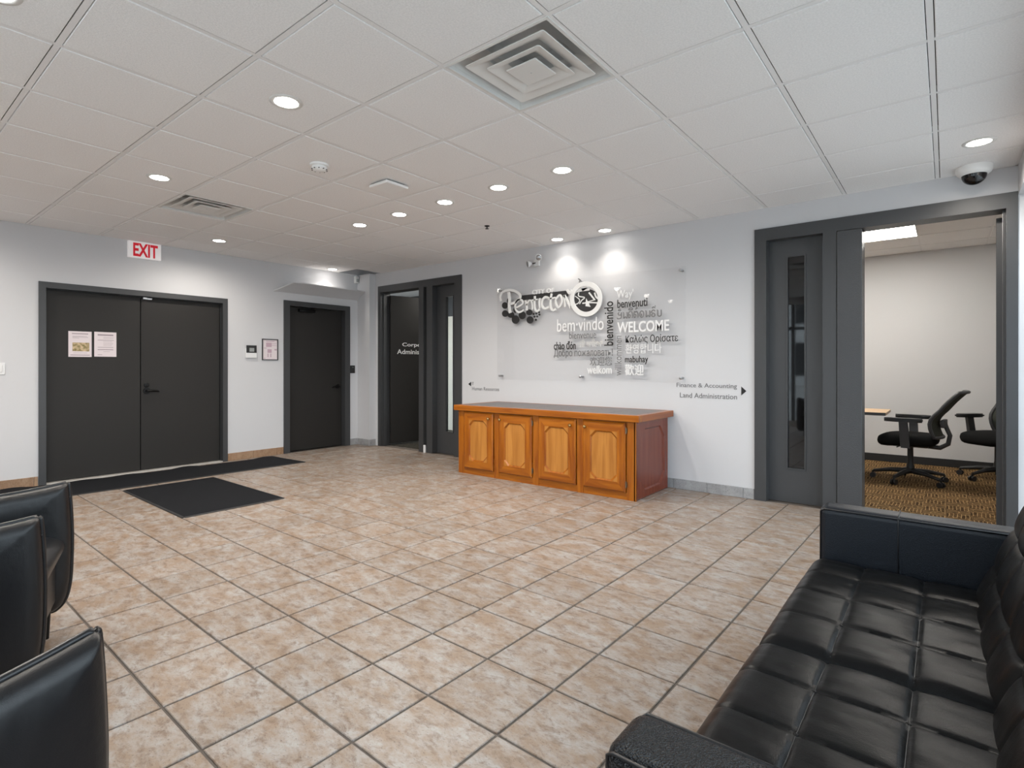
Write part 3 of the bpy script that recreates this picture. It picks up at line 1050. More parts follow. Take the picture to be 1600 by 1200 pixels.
def air_vent(loc, label):
    t = root('ceiling_vent', loc, 0, label, 'air vent', 'square ceiling air vents')
    H = .29
    b = B()
    # pan: flange and sloped sides up to a collar
    sq = lambda h, z: [(-h, -h, z), (h, -h, z), (h, h, z), (-h, h, z)]
    R = [sq(.3, .004), sq(.3, -.001), sq(.286, -.001), sq(.283, .02), sq(.245, .075), sq(.16, .10), sq(.16, .17)]
    for A, C in zip(R, R[1:]):
        b.faces(A + C, [(k, (k + 1) % 4, 4 + (k + 1) % 4, 4 + k) for k in range(4)])
    b.faces(R[-1], [(0, 1, 2, 3)])
    b.build('pan', 'white_enamel', t, local=True)
    for w_, z, rise, ins in ((.232, .004, .035, .085), (.158, .000, .032, .075)):
        b = B(); louvre(b, w_, z, rise, ins); b.build('louvre', 'white_enamel', t, local=True, smooth=True, angle=35)
    b = B()
    b.box(-.088, .088, -.088, .088, -.006, .002, .006, 3)
    b.build('centre_plate', 'white_enamel', t, local=True, smooth=True, wn=True)
    B().lathe([(.004, -.0065), (.002, -.009)], (0, 0, 0), 'z', 8).build('screw', 'steel', t, local=True)
    return t


air_vent((GX + GS * 3.5, GY + GS * 1.5, ZC), 'large looking square air vent with nested louvres at top centre')
air_vent((GX - GS * 2.5, GY + GS * 1.5, ZC), 'square air vent with nested louvres above the double doors')

t = root('smoke_detector', (-3.485, 2.215, ZC), 0, 'white round smoke detector on the ceiling left of the access point', 'detector')
B().lathe([(.066, 0), (.066, -.012), (.058, -.016)], (0, 0, 0), 'z', 28).build('base', 'bright_plastic', t, local=True, smooth=True, angle=40)
B().lathe([(.052, -.016), (.052, -.034), (.046, -.040), (.03, -.046), (.01, -.048)], (0, 0, 0), 'z', 28).build('cover', 'bright_plastic', t, local=True, smooth=True, angle=40)
b = B()
for k in range(10):
    a = 2 * PI * k / 10
    b.box(-.006, .006, -.004, .004, -.039, -.035)
    for v in b.bm.verts[-8:] if False else list(b.bm.verts)[-8:]:
        v.co = Matrix.Rotation(a, 3, 'Z') @ (v.co + Vector((0.0505, 0, 0)))
b.build('vent_slot', 'black_plastic', t, local=True)['kind'] = 'stuff'

t = root('access_point', (-3.43, 2.80, ZC), 0, 'white rounded square wireless access point on the ceiling', 'access point')
b = B().box(-.112, .112, -.112, .112, -.034, -.010, .010, 3)
b.build('cover', 'bright_plastic', t, local=True, smooth=True, wn=True)
B().box(-.085, .085, -.085, .085, -.0105, 0).build('bracket', 'black_plastic', t, local=True)

t = root('sprinkler', (-3.66, 4.264, ZC), 0, 'tiny dark sprinkler head on the ceiling in front of the sign', 'sprinkler')
B().lathe([(.028, 0), (.024, -.006), (.012, -.008)], (0, 0, 0), 'z', 16).build('escutcheon', 'black_metal', t, local=True, smooth=True, angle=40)
B().lathe([(.006, -.008), (.006, -.026), (.020, -.028), (.020, -.031)], (0, 0, 0), 'z', 12).build('deflector', 'black_metal', t, local=True)

t = root('dome_camera', (.155, 5.235, ZC), 0, 'white dome security camera with dark lens above the office door', 'security camera')
B().lathe([(.105, 0), (.105, -.03), (.098, -.048), (.078, -.062)], (0, 0, 0), 'z', 32).build('housing', 'bright_plastic', t, local=True, smooth=True, angle=50)
B().lathe([(.074, -.060)] + [(.072 * math.cos(a), -.064 - .066 * math.sin(a)) for a in (0, .25, .5, .75, 1.0, 1.25, 1.45)], (0, 0, 0), 'z', 28).build('dome', 'camera_dome', t, local=True, smooth=True)

# ---- exit sign
t = root('exit_sign', (XL, 2.305, 2.58), 0, 'white illuminated EXIT sign with red letters above the double doors', 'exit sign')
B().box(XL + .0, XL + .045, 2.137, 2.473, 2.480, 2.668, .004, 2).build('housing', 'exit_plate', t)
b = B()
text_into(b, 'exit', (2.185, 2.437, 2.497, 2.650), on_left(XL + .0455), .002)
b.build('lettering', 'exit_red', t)['label'] = 'red letters EXIT'
B().box(XL + .012, XL + .035, 2.22, 2.39, 2.666, 2.6745).build('canopy', 'white_plastic', t)

# ---- emergency light
t = root('emergency_light', (-3.83, YB, 2.49), 0, 'small white twin head emergency light on the wall above the sign', 'emergency light')
B().box(-3.87, -3.79, YB - .03, YB, 2.44, 2.52, .006, 2).build('base', 'white_plastic', t)
for (x, z, dx) in ((-3.885, 2.475, -.045), (-3.765, 2.535, .02)):
    b = B()
    p0, d = Vector((x, YB - .045, z)), Vector((dx, -.06, -.015)).normalized()
    b.tube([p0, p0 + d * .03, p0 + d * .055], [.016, .034, .042], 16)
    h = b.build('lamp_head', 'white_plastic', t, smooth=True, angle=40)
    b = B()
    b.tube([p0 + d * .055, p0 + d * .058], [.034, .030], 16)
    b.build('reflector', 'steel', h, smooth=True)
b = B().tube([(-3.83, YB - .02, 2.48), (-3.885, YB - .04, 2.475)], .008).tube([(-3.83, YB - .02, 2.50), (-3.765, YB - .04, 2.535)], .008)
b.build('bracket', 'grey_plastic', t)

# ---- small wall fittings, left wall
t = root('thermostat', (XL, 3.562, 1.43), 0, 'white thermostat with black display beside the double doors', 'thermostat')
B().box(XL, XL + .03, 3.49, 3.64, 1.345, 1.475, .006, 2).build('body', 'white_plastic', t)
B().box(XL + .0301, XL + .034, 3.495, 3.635, 1.415, 1.515, .003, 1).build('display', 'black_plastic', t)
B().box(XL + .0341, XL + .0355, 3.535, 3.600, 1.43, 1.48).build('screen', 'lcd', t)

t = root('framed_map', (XL, 3.838, 1.46), 0, 'small framed evacuation map on the wall left of the single door', 'framed map')
b = B()
for a in ((3.722, 3.735, 1.318, 1.612), (3.94, 3.953, 1.318, 1.612), (3.735, 3.94, 1.318, 1.331), (3.735, 3.94, 1.599, 1.612)): b.box(XL, XL + .014, *a)
b.build('frame', 'grey_plastic', t)
pp = B().box(XL, XL + .006, 3.735, 3.94, 1.331, 1.599).build('sheet', 'paper', t)
b = B()
for a in ((3.78, 3.90, 1.575, 1.585), (3.75, 3.79, 1.48, 1.488), (3.78, 3.86, 1.50, 1.56), (3.86, 3.93, 1.545, 1.551), (3.86, 3.93, 1.52, 1.526), (3.80, 3.86, 1.42, 1.47), (3.90, 3.935, 1.455, 1.475), (3.80, 3.815, 1.36, 1.41), (3.84, 3.855, 1.36, 1.41), (3.75, 3.77, 1.34, 1.35)):
    b.box(XL + .006, XL + .0066, *a)
b.build('print', 'ink_pink', pp)['kind'] = 'stuff'

t = root('card_reader', (XL, 5.185, 1.19), 0, 'small black card reader beside the single door', 'card reader')
B().box(XL, XL + .022, 5.145, 5.228, 1.128, 1.249, .006, 2).build('body', 'black_plastic', t)
B().box(XL + .0221, XL + .024, 5.175, 5.198, 1.215, 1.221).build('status_light', 'lcd', t)

t = root('light_switch', (XL, 1.055, 1.208), 0, 'white light switch at the far left of the wall', 'light switch')
B().box(XL, XL + .008, 1.015, 1.095, 1.150, 1.266, .003, 2).build('plate', 'white_plastic', t)
B().box(XL + .0081, XL + .014, 1.042, 1.072, 1.175, 1.241, .002, 1).build('rocker', 'white_plastic', t)

t = root('motion_sensor', (XL + .05, 5.245, 2.60), 0, 'small white sensor box high on the corner by the pilaster', 'sensor')
B().box(XL, XL + .06, 5.215, 5.275, 2.545, 2.655, .006, 2).build('body', 'white_plastic', t)
B().box(XL + .0601, XL + .066, 5.222, 5.268, 2.56, 2.61, .004, 1).build('lens', 'lcd', t)


def notice(y0, y1, z0, z1, label, lines, picture=None):
    x = XL - .055
    t = root('notice', (x, (y0 + y1) / 2, (z0 + z1) / 2), 0, label, 'notice')
    B().box(x + .0005, x + .0015, y0, y1, z0, z1).build('sheet', 'paper', t)
    b = B()
    H, W_ = z1 - z0, y1 - y0
    for (u0, u1, v, h) in lines:
        b.box(x + .0015, x + .0019, y0 + W_ * u0, y0 + W_ * u1, z0 + H * v, z0 + H * (v + h))
    b.build('print', 'ink_grey', t)['kind'] = 'stuff'
    if picture:
        u0, u1, v0, v1 = picture
        B().box(x + .0015, x + .0021, y0 + W_ * u0, y0 + W_ * u1, z0 + H * v0, z0 + H * v1).build('photograph', 'photo_print', t)


k = 1.012
notice(1.612, 1.818, 1.335, 1.612, 'paper notice with a colour photograph taped to the left door leaf',
       [(.15, .85, .89, .035), (.17, .8, .80, .012), (.17, .85, .765, .012), (.17, .45, .73, .012), (.2, .8, .15, .01), (.08, .92, .055, .03)], (.17, .9, .22, .56))
notice(1.842, 2.05, 1.34, 1.615, 'paper notice of text only taped to the left door leaf',
       [(.15, .86, .85, .06), (.4, .88, .78, .01), (.4, .85, .74, .01), (.15, .88, .66, .02), (.4, .8, .61, .01), (.4, .85, .55, .01), (.4, .82, .5, .01), (.4, .78, .45, .01), (.15, .86, .37, .02), (.15, .86, .27, .03), (.4, .7, .2, .01), (.15, .35, .07, .02)])

# ================================================================== the welcome sign
SY = YB - .065
t = root('welcome_sign', (-3.2, YB, 1.65), 0, 'clear acrylic wall sign with the city logo and welcome in many languages', 'sign')
SIGN = t
B().box(-4.408, -1.997, SY, SY + .008, 1.068, 2.222, .0015, 1).build('acrylic_sheet', 'acrylic', t)
for x, z in ((-4.371, 2.185), (-2.05, 2.188), (-4.371, 1.115), (-3.197, 1.115), (-2.047, 1.115), (-3.197, 2.188)):
    b = B()
    b.lathe([(.012, YB - SY + .0 - .001), (.012, .008)], (x, SY, z), 'y', 14)
    b.lathe([(.014, 0), (.014, -.006), (.010, -.009)], (x, SY, z), 'y', 14)
    b.build('standoff', 'steel', t, smooth=True, angle=40)
at = on_back(SY - .0002)
WORDS = [('bem', (-3.505, -2.90, 1.632, 1.778), 'letter_white', 0), ('bienvenue', (-3.34, -2.993, 1.545, 1.623), 'letter_grey', 0),
         ('chao', (-3.55, -3.255, 1.425, 1.522), 'letter_black', 0), ('punj', (-3.205, -2.914, 1.448, 1.534), 'letter_pale', 0),
         ('dobro', (-3.55, -2.79, 1.325, 1.429), 'letter_grey', 0), ('hz', (-3.073, -2.80, 1.238, 1.338), 'letter_grey', 0),
         ('welkom', (-3.106, -2.805, 1.150, 1.242), 'letter_white', 0), ('bienvenido', (-2.893, -2.785, 1.455, 1.936), 'letter_black', 1),
         ('willkommen', (-2.767, -2.688, 1.132, 1.557), 'letter_grey', 1), ('way', (-2.744, -2.552, 1.935, 2.048), 'letter_white', 0),
         ('benvenuti', (-2.737, -2.395, 1.855, 1.945), 'letter_black', 0), ('WELCOME', (-2.737, -2.163, 1.59, 1.705), 'letter_white', 0),
         ('kalos', (-2.64, -2.071, 1.462, 1.560), 'letter_black', 0), ('korean', (-2.64, -2.243, 1.367, 1.468), 'letter_white', 0),
         ('mabuhay', (-2.647, -2.388, 1.252, 1.342), 'letter_black', 0), ('trad', (-2.647, -2.437, 1.137, 1.255), 'letter_white', 0)]
for key, bx, m, vert in WORDS:
    b = B()
    text_into(b, key, bx, at, .004, bool(vert))
    b.build('lettering', m, t)
# Lao line drawn stroke by stroke
b = B()
LAO = [[[(0, .1), (0, 0), (.25, 0), (.45, .1), (.45, .6)], [(.45, .35), (.15, .35), (.1, .55), (.25, .6)]],
       [[(0, .6), (.1, .5), (.1, 0), (.3, .15), (.5, 0), (.5, .6)]],
       [[(.05, 0), (0, .3), (.1, .6), (.35, .6), (.45, .4), (.45, 0)], [(.05, 0), (.2, .1), (.2, .3), (.08, .3)]],
       [[(.05, 0), (0, .3), (.1, .6), (.2, .5), (.3, .6), (.45, .4), (.45, 0)], [(.05, 0), (.2, .1), (.2, .3), (.08, .3)]],
       [[(.1, .3), (.2, .3), (.2, .15), (.05, .1), (0, .35), (.2, .6), (.42, .5), (.45, .2), (.3, 0), (.1, .02)]],
       [[(0, .6), (.1, .5), (.1, 0), (.3, .15), (.5, 0), (.5, .6)]],
       [[(0, .35), (.1, .55), (.3, .6), (.42, .5)], [(.1, .35), (.3, .3), (.42, .15), (.3, 0), (.1, .05), (.05, .2), (.2, .25)]],
       [[(0, .6), (.08, .5), (.08, .1), (.25, 0), (.45, .1), (.45, .6)]]]
MARKS = {0: [[(.1, .78), (.4, .78), (.25, .95), (.1, .78)]], 2: [[(.05, .78), (.45, .78), (.4, .95), (.1, .9), (.05, .78)]], 3: [[(.2, .75), (.3, .95), (.4, .85)]], 6: [[(.1, .78), (.25, .9), (.45, .8)], [(.4, .95), (.5, .98)]]}
for i, gl in enumerate(LAO):
    for st in gl + MARKS.get(i, []):
        pts = [(-2.735 + i * .0635 + u * .098, 1.742 + v * .11) for u, v in st]
        b.ribbon(smooth_pts(pts, 3), .0115, at, .004)
b.build('lettering', 'letter_grey', t)

# logo: raised letters, band, apple and grapes (measured on the wall, then written in metres)
KX, KZ = .00238, .00279


def logo(u, v):      # logo sheet co-ordinates (right, down) to metres on the sign; the wall runs away to the left
    px = 780 + u / 8.889
    py = 420 + v / 8.889
    k = (px - 782.5) / 853.9
    c, s_ = .77494, .63203
    rx, ry = c * k - s_, s_ * k + c
    sc = SY / ry
    return (rx * sc, 1.225 - (py - 573.4) / 853.9 * sc)


def strokes(b, items, th, base=0.0, k=5):
    for pts, w_ in items:
        closed = pts[0] == pts[-1] and len(pts) > 3
        q = [logo(*p) for p in (pts[:-1] if closed else pts)]
        q = smooth_pts(q, k, closed)
        b.ribbon(q, w_, lambda u, v, d: (u, SY - base - d, v), th, closed)


b = B()
q = [logo(*p) for p in ((300, 372), (960, 300), (965, 385), (700, 400), (300, 440))]
b.prism(q, 'y', SY - .004, SY - .0005)
b.build('logo_band', 'letter_black', t)
b = B()
strokes(b, [
    ([(40, 450), (28, 390), (60, 325), (150, 298), (240, 315), (300, 370), (285, 430), (220, 475), (160, 490)], .030),
    ([(140, 325), (155, 420), (150, 520), (165, 615)], .040),
    ([(240, 545), (335, 490), (325, 440), (280, 432), (240, 480), (238, 560), (285, 605), (350, 575)], .022),
    ([(375, 440), (392, 500), (395, 580)], .024), ([(392, 510), (430, 440), (468, 470), (472, 570)], .020),
    ([(505, 380), (502, 480), (508, 560), (540, 590), (575, 560)], .024), ([(465, 440), (545, 425)], .016),
    ([(575, 410), (570, 480), (575, 545)], .024),
    ([(700, 410), (650, 395), (608, 445), (608, 520), (650, 552), (700, 530)], .026),
    ([(740, 345), (725, 440), (728, 540), (755, 575), (800, 560)], .026), ([(685, 425), (790, 400)], .017),
    ([(840, 372), (795, 440), (815, 520), (850, 525), (885, 450), (870, 385), (840, 372)], .024),
    ([(925, 530), (920, 440), (915, 365)], .022), ([(915, 370), (960, 450), (1005, 545)], .026), ([(1010, 545), (1030, 440), (1045, 340)], .022),
    ([(950, 290), (985, 340), (1020, 300)], .028)], .012, .008)
b.build('logo_letters', 'logo_white', t)['label'] = 'white script letters Penticton'
b = B()
text_into(b, 'cityof', (-3.862, -3.548, 2.095, 2.150), at, .005)
b.build('lettering', 'letter_white', t)
# apple: black disc with pale ring and landscape strokes
b = B()
disc = [logo(1215 + 200 * math.cos(a), 420 + 222 * math.sin(a)) for a in [2 * PI * k / 40 for k in range(40)]]
b.prism([logo(1215 + 185 * math.cos(a), 430 + 160 * math.sin(a) + 10) for a in [2 * PI * k / 40 for k in range(40)]], 'y', SY - .006, SY - .0005)
b.build('apple_disc', 'letter_black', t)
b = B()
ring = [logo(1215 + 195 * math.cos(a), 420 + 212 * math.sin(a)) for a in [2 * PI * k / 48 for k in range(48)]]
b.ribbon(ring, .052, lambda u, v, d: (u, SY - .006 - d, v), .012, True)
b.build('apple_ring', 'logo_white', t)
b = B()
strokes(b, [([(1040, 320), (1120, 300), (1260, 280)], .034), ([(1150, 290), (1210, 250), (1260, 215)], .05), ([(1110, 330), (1110, 380), (1190, 400), (1150, 440), (1120, 490)], .012),
            ([(1060, 380), (1120, 430), (1100, 480), (1040, 500)], .010), ([(1160, 480), (1260, 470), (1390, 475)], .014),
            ([(1250, 330), (1290, 380), (1330, 430)], .018), ([(1200, 470), (1300, 440), (1340, 430)], .010), ([(1330, 330), (1350, 390), (1400, 430)], .02)], .003, .006)
b.prism([logo(1212, 410), logo(1275, 530), logo(1205, 520)], 'y', SY - .010, SY - .006)
b.build('apple_picture', 'logo_white', t)
b = B()
strokes(b, [([(1105, 140), (1140, 165), (1158, 215)], .012)], .010, .006)
b.build('apple_stem', 'letter_grey', t)
for (u, v, ru, rv) in ((82, 510, 42, 46), (85, 622, 44, 46), (165, 640, 46, 42), (228, 705, 52, 60), (322, 645, 50, 56), (430, 710, 48, 52), (420, 605, 44, 42), (130, 450, 20, 40), (225, 570, 26, 44)):
    b = B()
    b.prism([logo(u + ru * math.cos(2 * PI * k / 16), v + rv * math.sin(2 * PI * k / 16)) for k in range(16)], 'y', SY - .005, SY - .0005)
    b.build('grape', 'letter_black', t)
b = B()
for (u, v) in ((480, 628), (518, 622), (555, 602), (492, 665), (530, 662), (512, 708), (560, 636)):
    b.prism([logo(u + 15 * math.cos(2 * PI * k / 6), v + 16 * math.sin(2 * PI * k / 6)) for k in range(6)], 'y', SY - .005, SY - .0005)
b.build('berries', 'letter_black', t)['kind'] = 'stuff'

# ---- direction lettering on the wall
at = on_back(YB - .0003)
t = root('direction_sign', (-4.7, YB, .97), 0, 'small wall lettering IT and Human Resources with an arrow pointing left', 'sign')
b = B(); b.prism([(-4.965, .997), (-4.915, 1.027), (-4.915, .967)], 'y', YB - .0028, YB - .0003); b.build('arrow', 'letter_black', t)
b = B(); text_into(b, 'it', (-4.895, -4.868, .985, 1.026), at, .002); b.build('lettering', 'letter_grey', t)
b = B(); text_into(b, 'hr', (-4.895, -4.43, .916, .962), at, .002); b.build('lettering', 'letter_grey', t)
t = root('direction_sign', (-1.8, YB, .99), 0, 'wall lettering Finance, Accounting and Land Administration with an arrow pointing right', 'sign')
b = B(); b.prism([(-1.447, 1.0), (-1.492, 1.042), (-1.492, .958)], 'y', YB - .0028, YB - .0003); b.build('arrow', 'letter_black', t)
b = B(); text_into(b, 'fin', (-2.112, -1.53, 1.010, 1.066), at, .002); b.build('lettering', 'letter_grey', t)
b = B(); text_into(b, 'land', (-2.078, -1.53, .918, .968), at, .002); b.build('lettering', 'letter_grey', t)

# ================================================================== oak cabinet
CXa, CXb, CYf, CYb, CZ = -4.40, -2.185, 4.62, 5.36, .725
t = root('cabinet', ((CXa + CXb) / 2, 5.0, 0), 0, 'long low oak cabinet with four panelled doors under the sign', 'cabinet')
CAB = t
yf = CYf + .018            # face frame front = CYf
b = B().use('oak_depth')
b.box(CXa, CXa + .02, yf + .002, CYb, 0, CZ).box(CXa + .02, CXb - .02, CYb - .02, CYb, 0, CZ)
b.box(CXa + .02, CXb - .02, yf + .03, CYb - .02, .06, .075)
b.build('carcass', None, t)
b = B().use('oak_vertical')
edges = [(-4.40, -4.312), (-3.862, -3.795), (-3.338, -3.262), (-2.806, -2.735), (-2.277, -2.185)]
for x0, x1 in edges: b.box(x0, x1, CYf, yf, 0, CZ)
b.use('oak_horizontal')
for (a, c) in zip(edges, edges[1:]):
    b.box(a[1], c[0], CYf + .004, yf, 0, .068)
    b.box(a[1], c[0], CYf + .004, yf, CZ - .03, CZ)
b.build('face_frame', None, t)


def octagon(x0, x1, z0, z1, c):
    return [(x0 + c, z0), (x1 - c, z0), (x1, z0 + c), (x1, z1 - c), (x1 - c, z1), (x0 + c, z1), (x0, z1 - c), (x0, z0 + c)]


def panelled(name, x0, x1, z0, z1, st, rail, y, mv, mh, mp, parent, place=None, depth=.02, cut=.055):
    """door with mitred members round a clipped-corner panel; front plane y, thickness depth"""
    pl = place or (lambda u, v, d: (u, y - d, v))     # d = out of the face
    oc1 = octagon(x0 + st, x1 - st, z0 + rail, z1 - rail, cut)
    oc2 = octagon(x0 + st + .012, x1 - st - .012, z0 + rail + .012, z1 - rail - .012, cut)
    rc = [(x0, z0), (x1, z0), (x1, z1), (x0, z1)]
    ri = [(x0 + .012, z0 + .012), (x1 - .012, z0 + .012), (x1 - .012, z1 - .012), (x0 + .012, z1 - .012)]
    rn = [(x0 + st, z0 + rail), (x1 - st, z0 + rail), (x1 - st, z1 - rail), (x0 + st, z1 - rail)]
    b = B()
    # edge rounding then flat members
    for k in range(4):
        m = (k + 1) % 4
        b.use(mh if k % 2 == 0 else mv)
        b.faces([pl(*rc[k], 0), pl(*rc[m], 0), pl(*rc[m], depth * .55), pl(*rc[k], depth * .55)], [(0, 1, 2, 3)])
        b.faces([pl(*rc[k], depth * .55), pl(*rc[m], depth * .55), pl(*ri[m], depth), pl(*ri[k], depth)], [(0, 1, 2, 3)])
        o0 = oc1[2 * k]
        b.faces([pl(*ri[k], depth), pl(*ri[m], depth), pl(*rn[m], depth), pl(*rn[k], depth)], [(0, 1, 2, 3)])
        p0 = oc1[(2 * k - 1) % 8]
        b.use(mp)
        b.faces([pl(*p0, depth), pl(*rn[k], depth), pl(*o0, depth)], [(0, 1, 2)])
    b.use(mv)
    for k in range(8):
        m = (k + 1) % 8
        b.faces([pl(*oc1[k], depth), pl(*oc1[m], depth), pl(*oc2[m], depth * .35), pl(*oc2[k], depth * .35)], [(0, 1, 2, 3)])
    d = b.build(name, None, parent)
    bb = B()
    bb.faces([pl(u, v, depth * .34) for u, v in oc2] + [pl(u, v, 0) for u, v in oc2], [tuple(range(8)), tuple(range(15, 7, -1))])
    bb.build('panel', mp, d)
    return d


doors = [(-4.302, -3.868, 1, 0), (-3.789, -3.343, 0, 1), (-3.258, -2.812, 1, 0), (-2.731, -2.282, 0, 1)]
for x0, x1, kr, hr in doors:
    d = panelled('cabinet_door', x0, x1, .072, .712, .082, .088, CYf - .001, 'oak_vertical', 'oak_horizontal', 'oak_panel', t)
    kx = x1 - .052 if kr else x0 + .012 + .02
    b = B().lathe([(.007, 0), (.006, -.010), (.015, -.016), (.017, -.024), (.010, -.031), (.003, -.033)], (kx, CYf - .021, .652), 'y', 16)
    b.build('knob', 'brass', d, smooth=True)
    hxx = x1 + .003 if hr else x0 - .003
    for z in (.64, .145) if hr else ():
        b = B().box(hxx - .002, hxx + .011, CYf - .006, CYf - .001, z - .022, z + .022)
        b.tube([(hxx, CYf - .012, z - .03), (hxx, CYf - .012, z + .03)], .005)
        b.build('hinge', 'pewter', d)
d = panelled('end_panel', CYf + .0, CYb, 0, CZ, .085, .075, 0, 'reflection_tinted_oak', 'reflection_tinted_oak', 'reflection_tinted_oak', t,
             place=lambda u, v, dd: (CXb - .019 + dd, u, v), depth=.019, cut=.11)
d['label'] = 'end panel with a reddish reflection put into its colour'
TX0, TX1, TY0, TY1 = -4.44, -2.135, 4.575, 5.375
b = B().use('oak_horizontal')
b.box(TX0, TX1, TY0, TY0 + .06, CZ, CZ + .062, .005, 2)
b.use('oak_depth')
b.box(TX0, TX0 + .06, TY0 + .06, TY1, CZ, CZ + .062, .003, 1).box(TX1 - .06, TX1, TY0 + .06, TY1, CZ, CZ + .062, .003, 1)
b.box(TX0 + .06, TX1 - .06, TY1 - .03, TY1, CZ, CZ + .062, .003, 1)
b.box(TX0 + .06, TX1 - .06, TY0 + .06, TY1 - .03, CZ, CZ + .05)
ct = b.build('countertop', None, t)
nx, ny = 7, 2
ax0, ax1, ay0, ay1 = TX0 + .062, TX1 - .062, TY0 + .062, TY1 - .032
for i in range(nx):
    for j in range(ny):
        B().box(ax0 + (ax1 - ax0) * i / nx + .0015, ax0 + (ax1 - ax0) * (i + 1) / nx - .0015, ay0 + (ay1 - ay0) * j / ny + .0015, ay0 + (ay1 - ay0) * (j + 1) / ny - .0015, CZ + .0501, CZ + .061).build('slate_tile', 'slate', ct)

# ================================================================== entrance mats


def floor_mat(name, quad, label, wave):
    P = [Vector(p) for p in quad]
    c = sum(P, Vector((0, 0))) / 4
    t = root(name, (c.x, c.y, 0), 0, label, 'mat')
    def at2(u, v, z):
        p = P[0].lerp(P[1], u).lerp(P[3].lerp(P[2], u), v)
        return (p.x, p.y, z)
    b = B()
    n = 60
    def top(u, v):
        bump = wave * max(0, v - .6) / .4 * max(0, math.sin(u * 34) * .5 + math.sin(u * 21 + 1) * .5) if wave else 0
        return at2(u, v, .010 + bump)
    V = b.grid(n, 10, top)
    rim = [V[i][0] for i in range(n + 1)] + [V[n][j] for j in range(1, 11)] + [V[i][10] for i in range(n - 1, -1, -1)] + [V[0][j] for j in range(9, 0, -1)]
    low = [b.bm.verts.new((v.co.x, v.co.y, v.co.z - .0085)) for v in rim]
    for k in range(len(rim)):
        m = (k + 1) % len(rim)
        b.bm.faces.new((rim[k], low[k], low[m], rim[m]))
    b.build('pile', 'mat_pile', t)
    b = B()
    for k in range(4):
        a, e = P[k], P[(k + 1) % 4]
        d = (e - a).normalized(); nn = Vector((d.y, -d.x)) * .018
        if (c - a).dot(nn) > 0: nn = -nn
        if wave and k == 2: continue
        b.hexa([(*a, .0015), (*(a + nn), .0015), (*(e + nn), .0015), (*e, .0015)], [(*a, .009), (*(a + nn), .004), (*(e + nn), .004), (*e, .009)])
    b.build('edging', 'rubber', t)


floor_mat('door_mat', [(-6.46, 1.02), (-6.395, 3.85), (-7.075, 3.80), (-7.205, 1.02)], 'long black runner mat along the threshold of the double doors', .016)
floor_mat('door_mat', [(-4.795, 1.815), (-4.785, 2.66), (-6.275, 2.67), (-6.29, 1.835)], 'square black mat lying in front of the long runner mat', 0)


# ================================================================== sofa
def tuft(nu, nv, p=.30):
    def f(u, v):
        a, c = abs(math.sin(PI * u * nu)), abs(math.sin(PI * v * nv))
        return (a ** p) * (c ** p)
    return f


t = root('sofa', (0, 1.81, 0), 0, 'black tufted leather two seat sofa along the right side', 'sofa')
SOF = t
SY0, SY1 = .78, 2.845            # outer ends
AT = .135                        # arm thickness
iy0, iy1, midy = SY0 + AT, SY1 - AT, 1.785
sx0, sxb = -.43, .40
for nm, y0, y1, face in (('arm', SY0, SY0 + AT, 1), ('arm', SY1 - AT, SY1, -1)):
    b = B().box(sx0, sxb, y0, y1, .11, .622, .030, 5)
    a = b.build(nm, 'pebbled_leather' if face == 1 else 'arm_leather', t, smooth=True, wn=True)
    yi = y1 if face == 1 else y0
    yo = y0 if face == 1 else y1
    b = B()
    for yy, s_ in ((yi, face), (yo, -face)):
        # welt a little below the top edge, and down the front
        b.tube([(sxb - .03, yy - s_ * .004, .612), (sx0 + .02, yy - s_ * .004, .612), (sx0 + .006, yy - s_ * .012, .600), (sx0 + .004, yy - s_ * .010, .13)], .0035, 6)
    b.build('welt', 'welt', a, smooth=True)
    b = B().tube([(-.15, yi + face * .0008, .14), (-.15, yi + face * .0008, .598), (-.15, yi - face * .006, .6205), (-.15, yo + face * .02, .6235)], .0028, 6)
    b.build('seam', 'welt', a, smooth=True)
f_seat = tuft(3, 4)


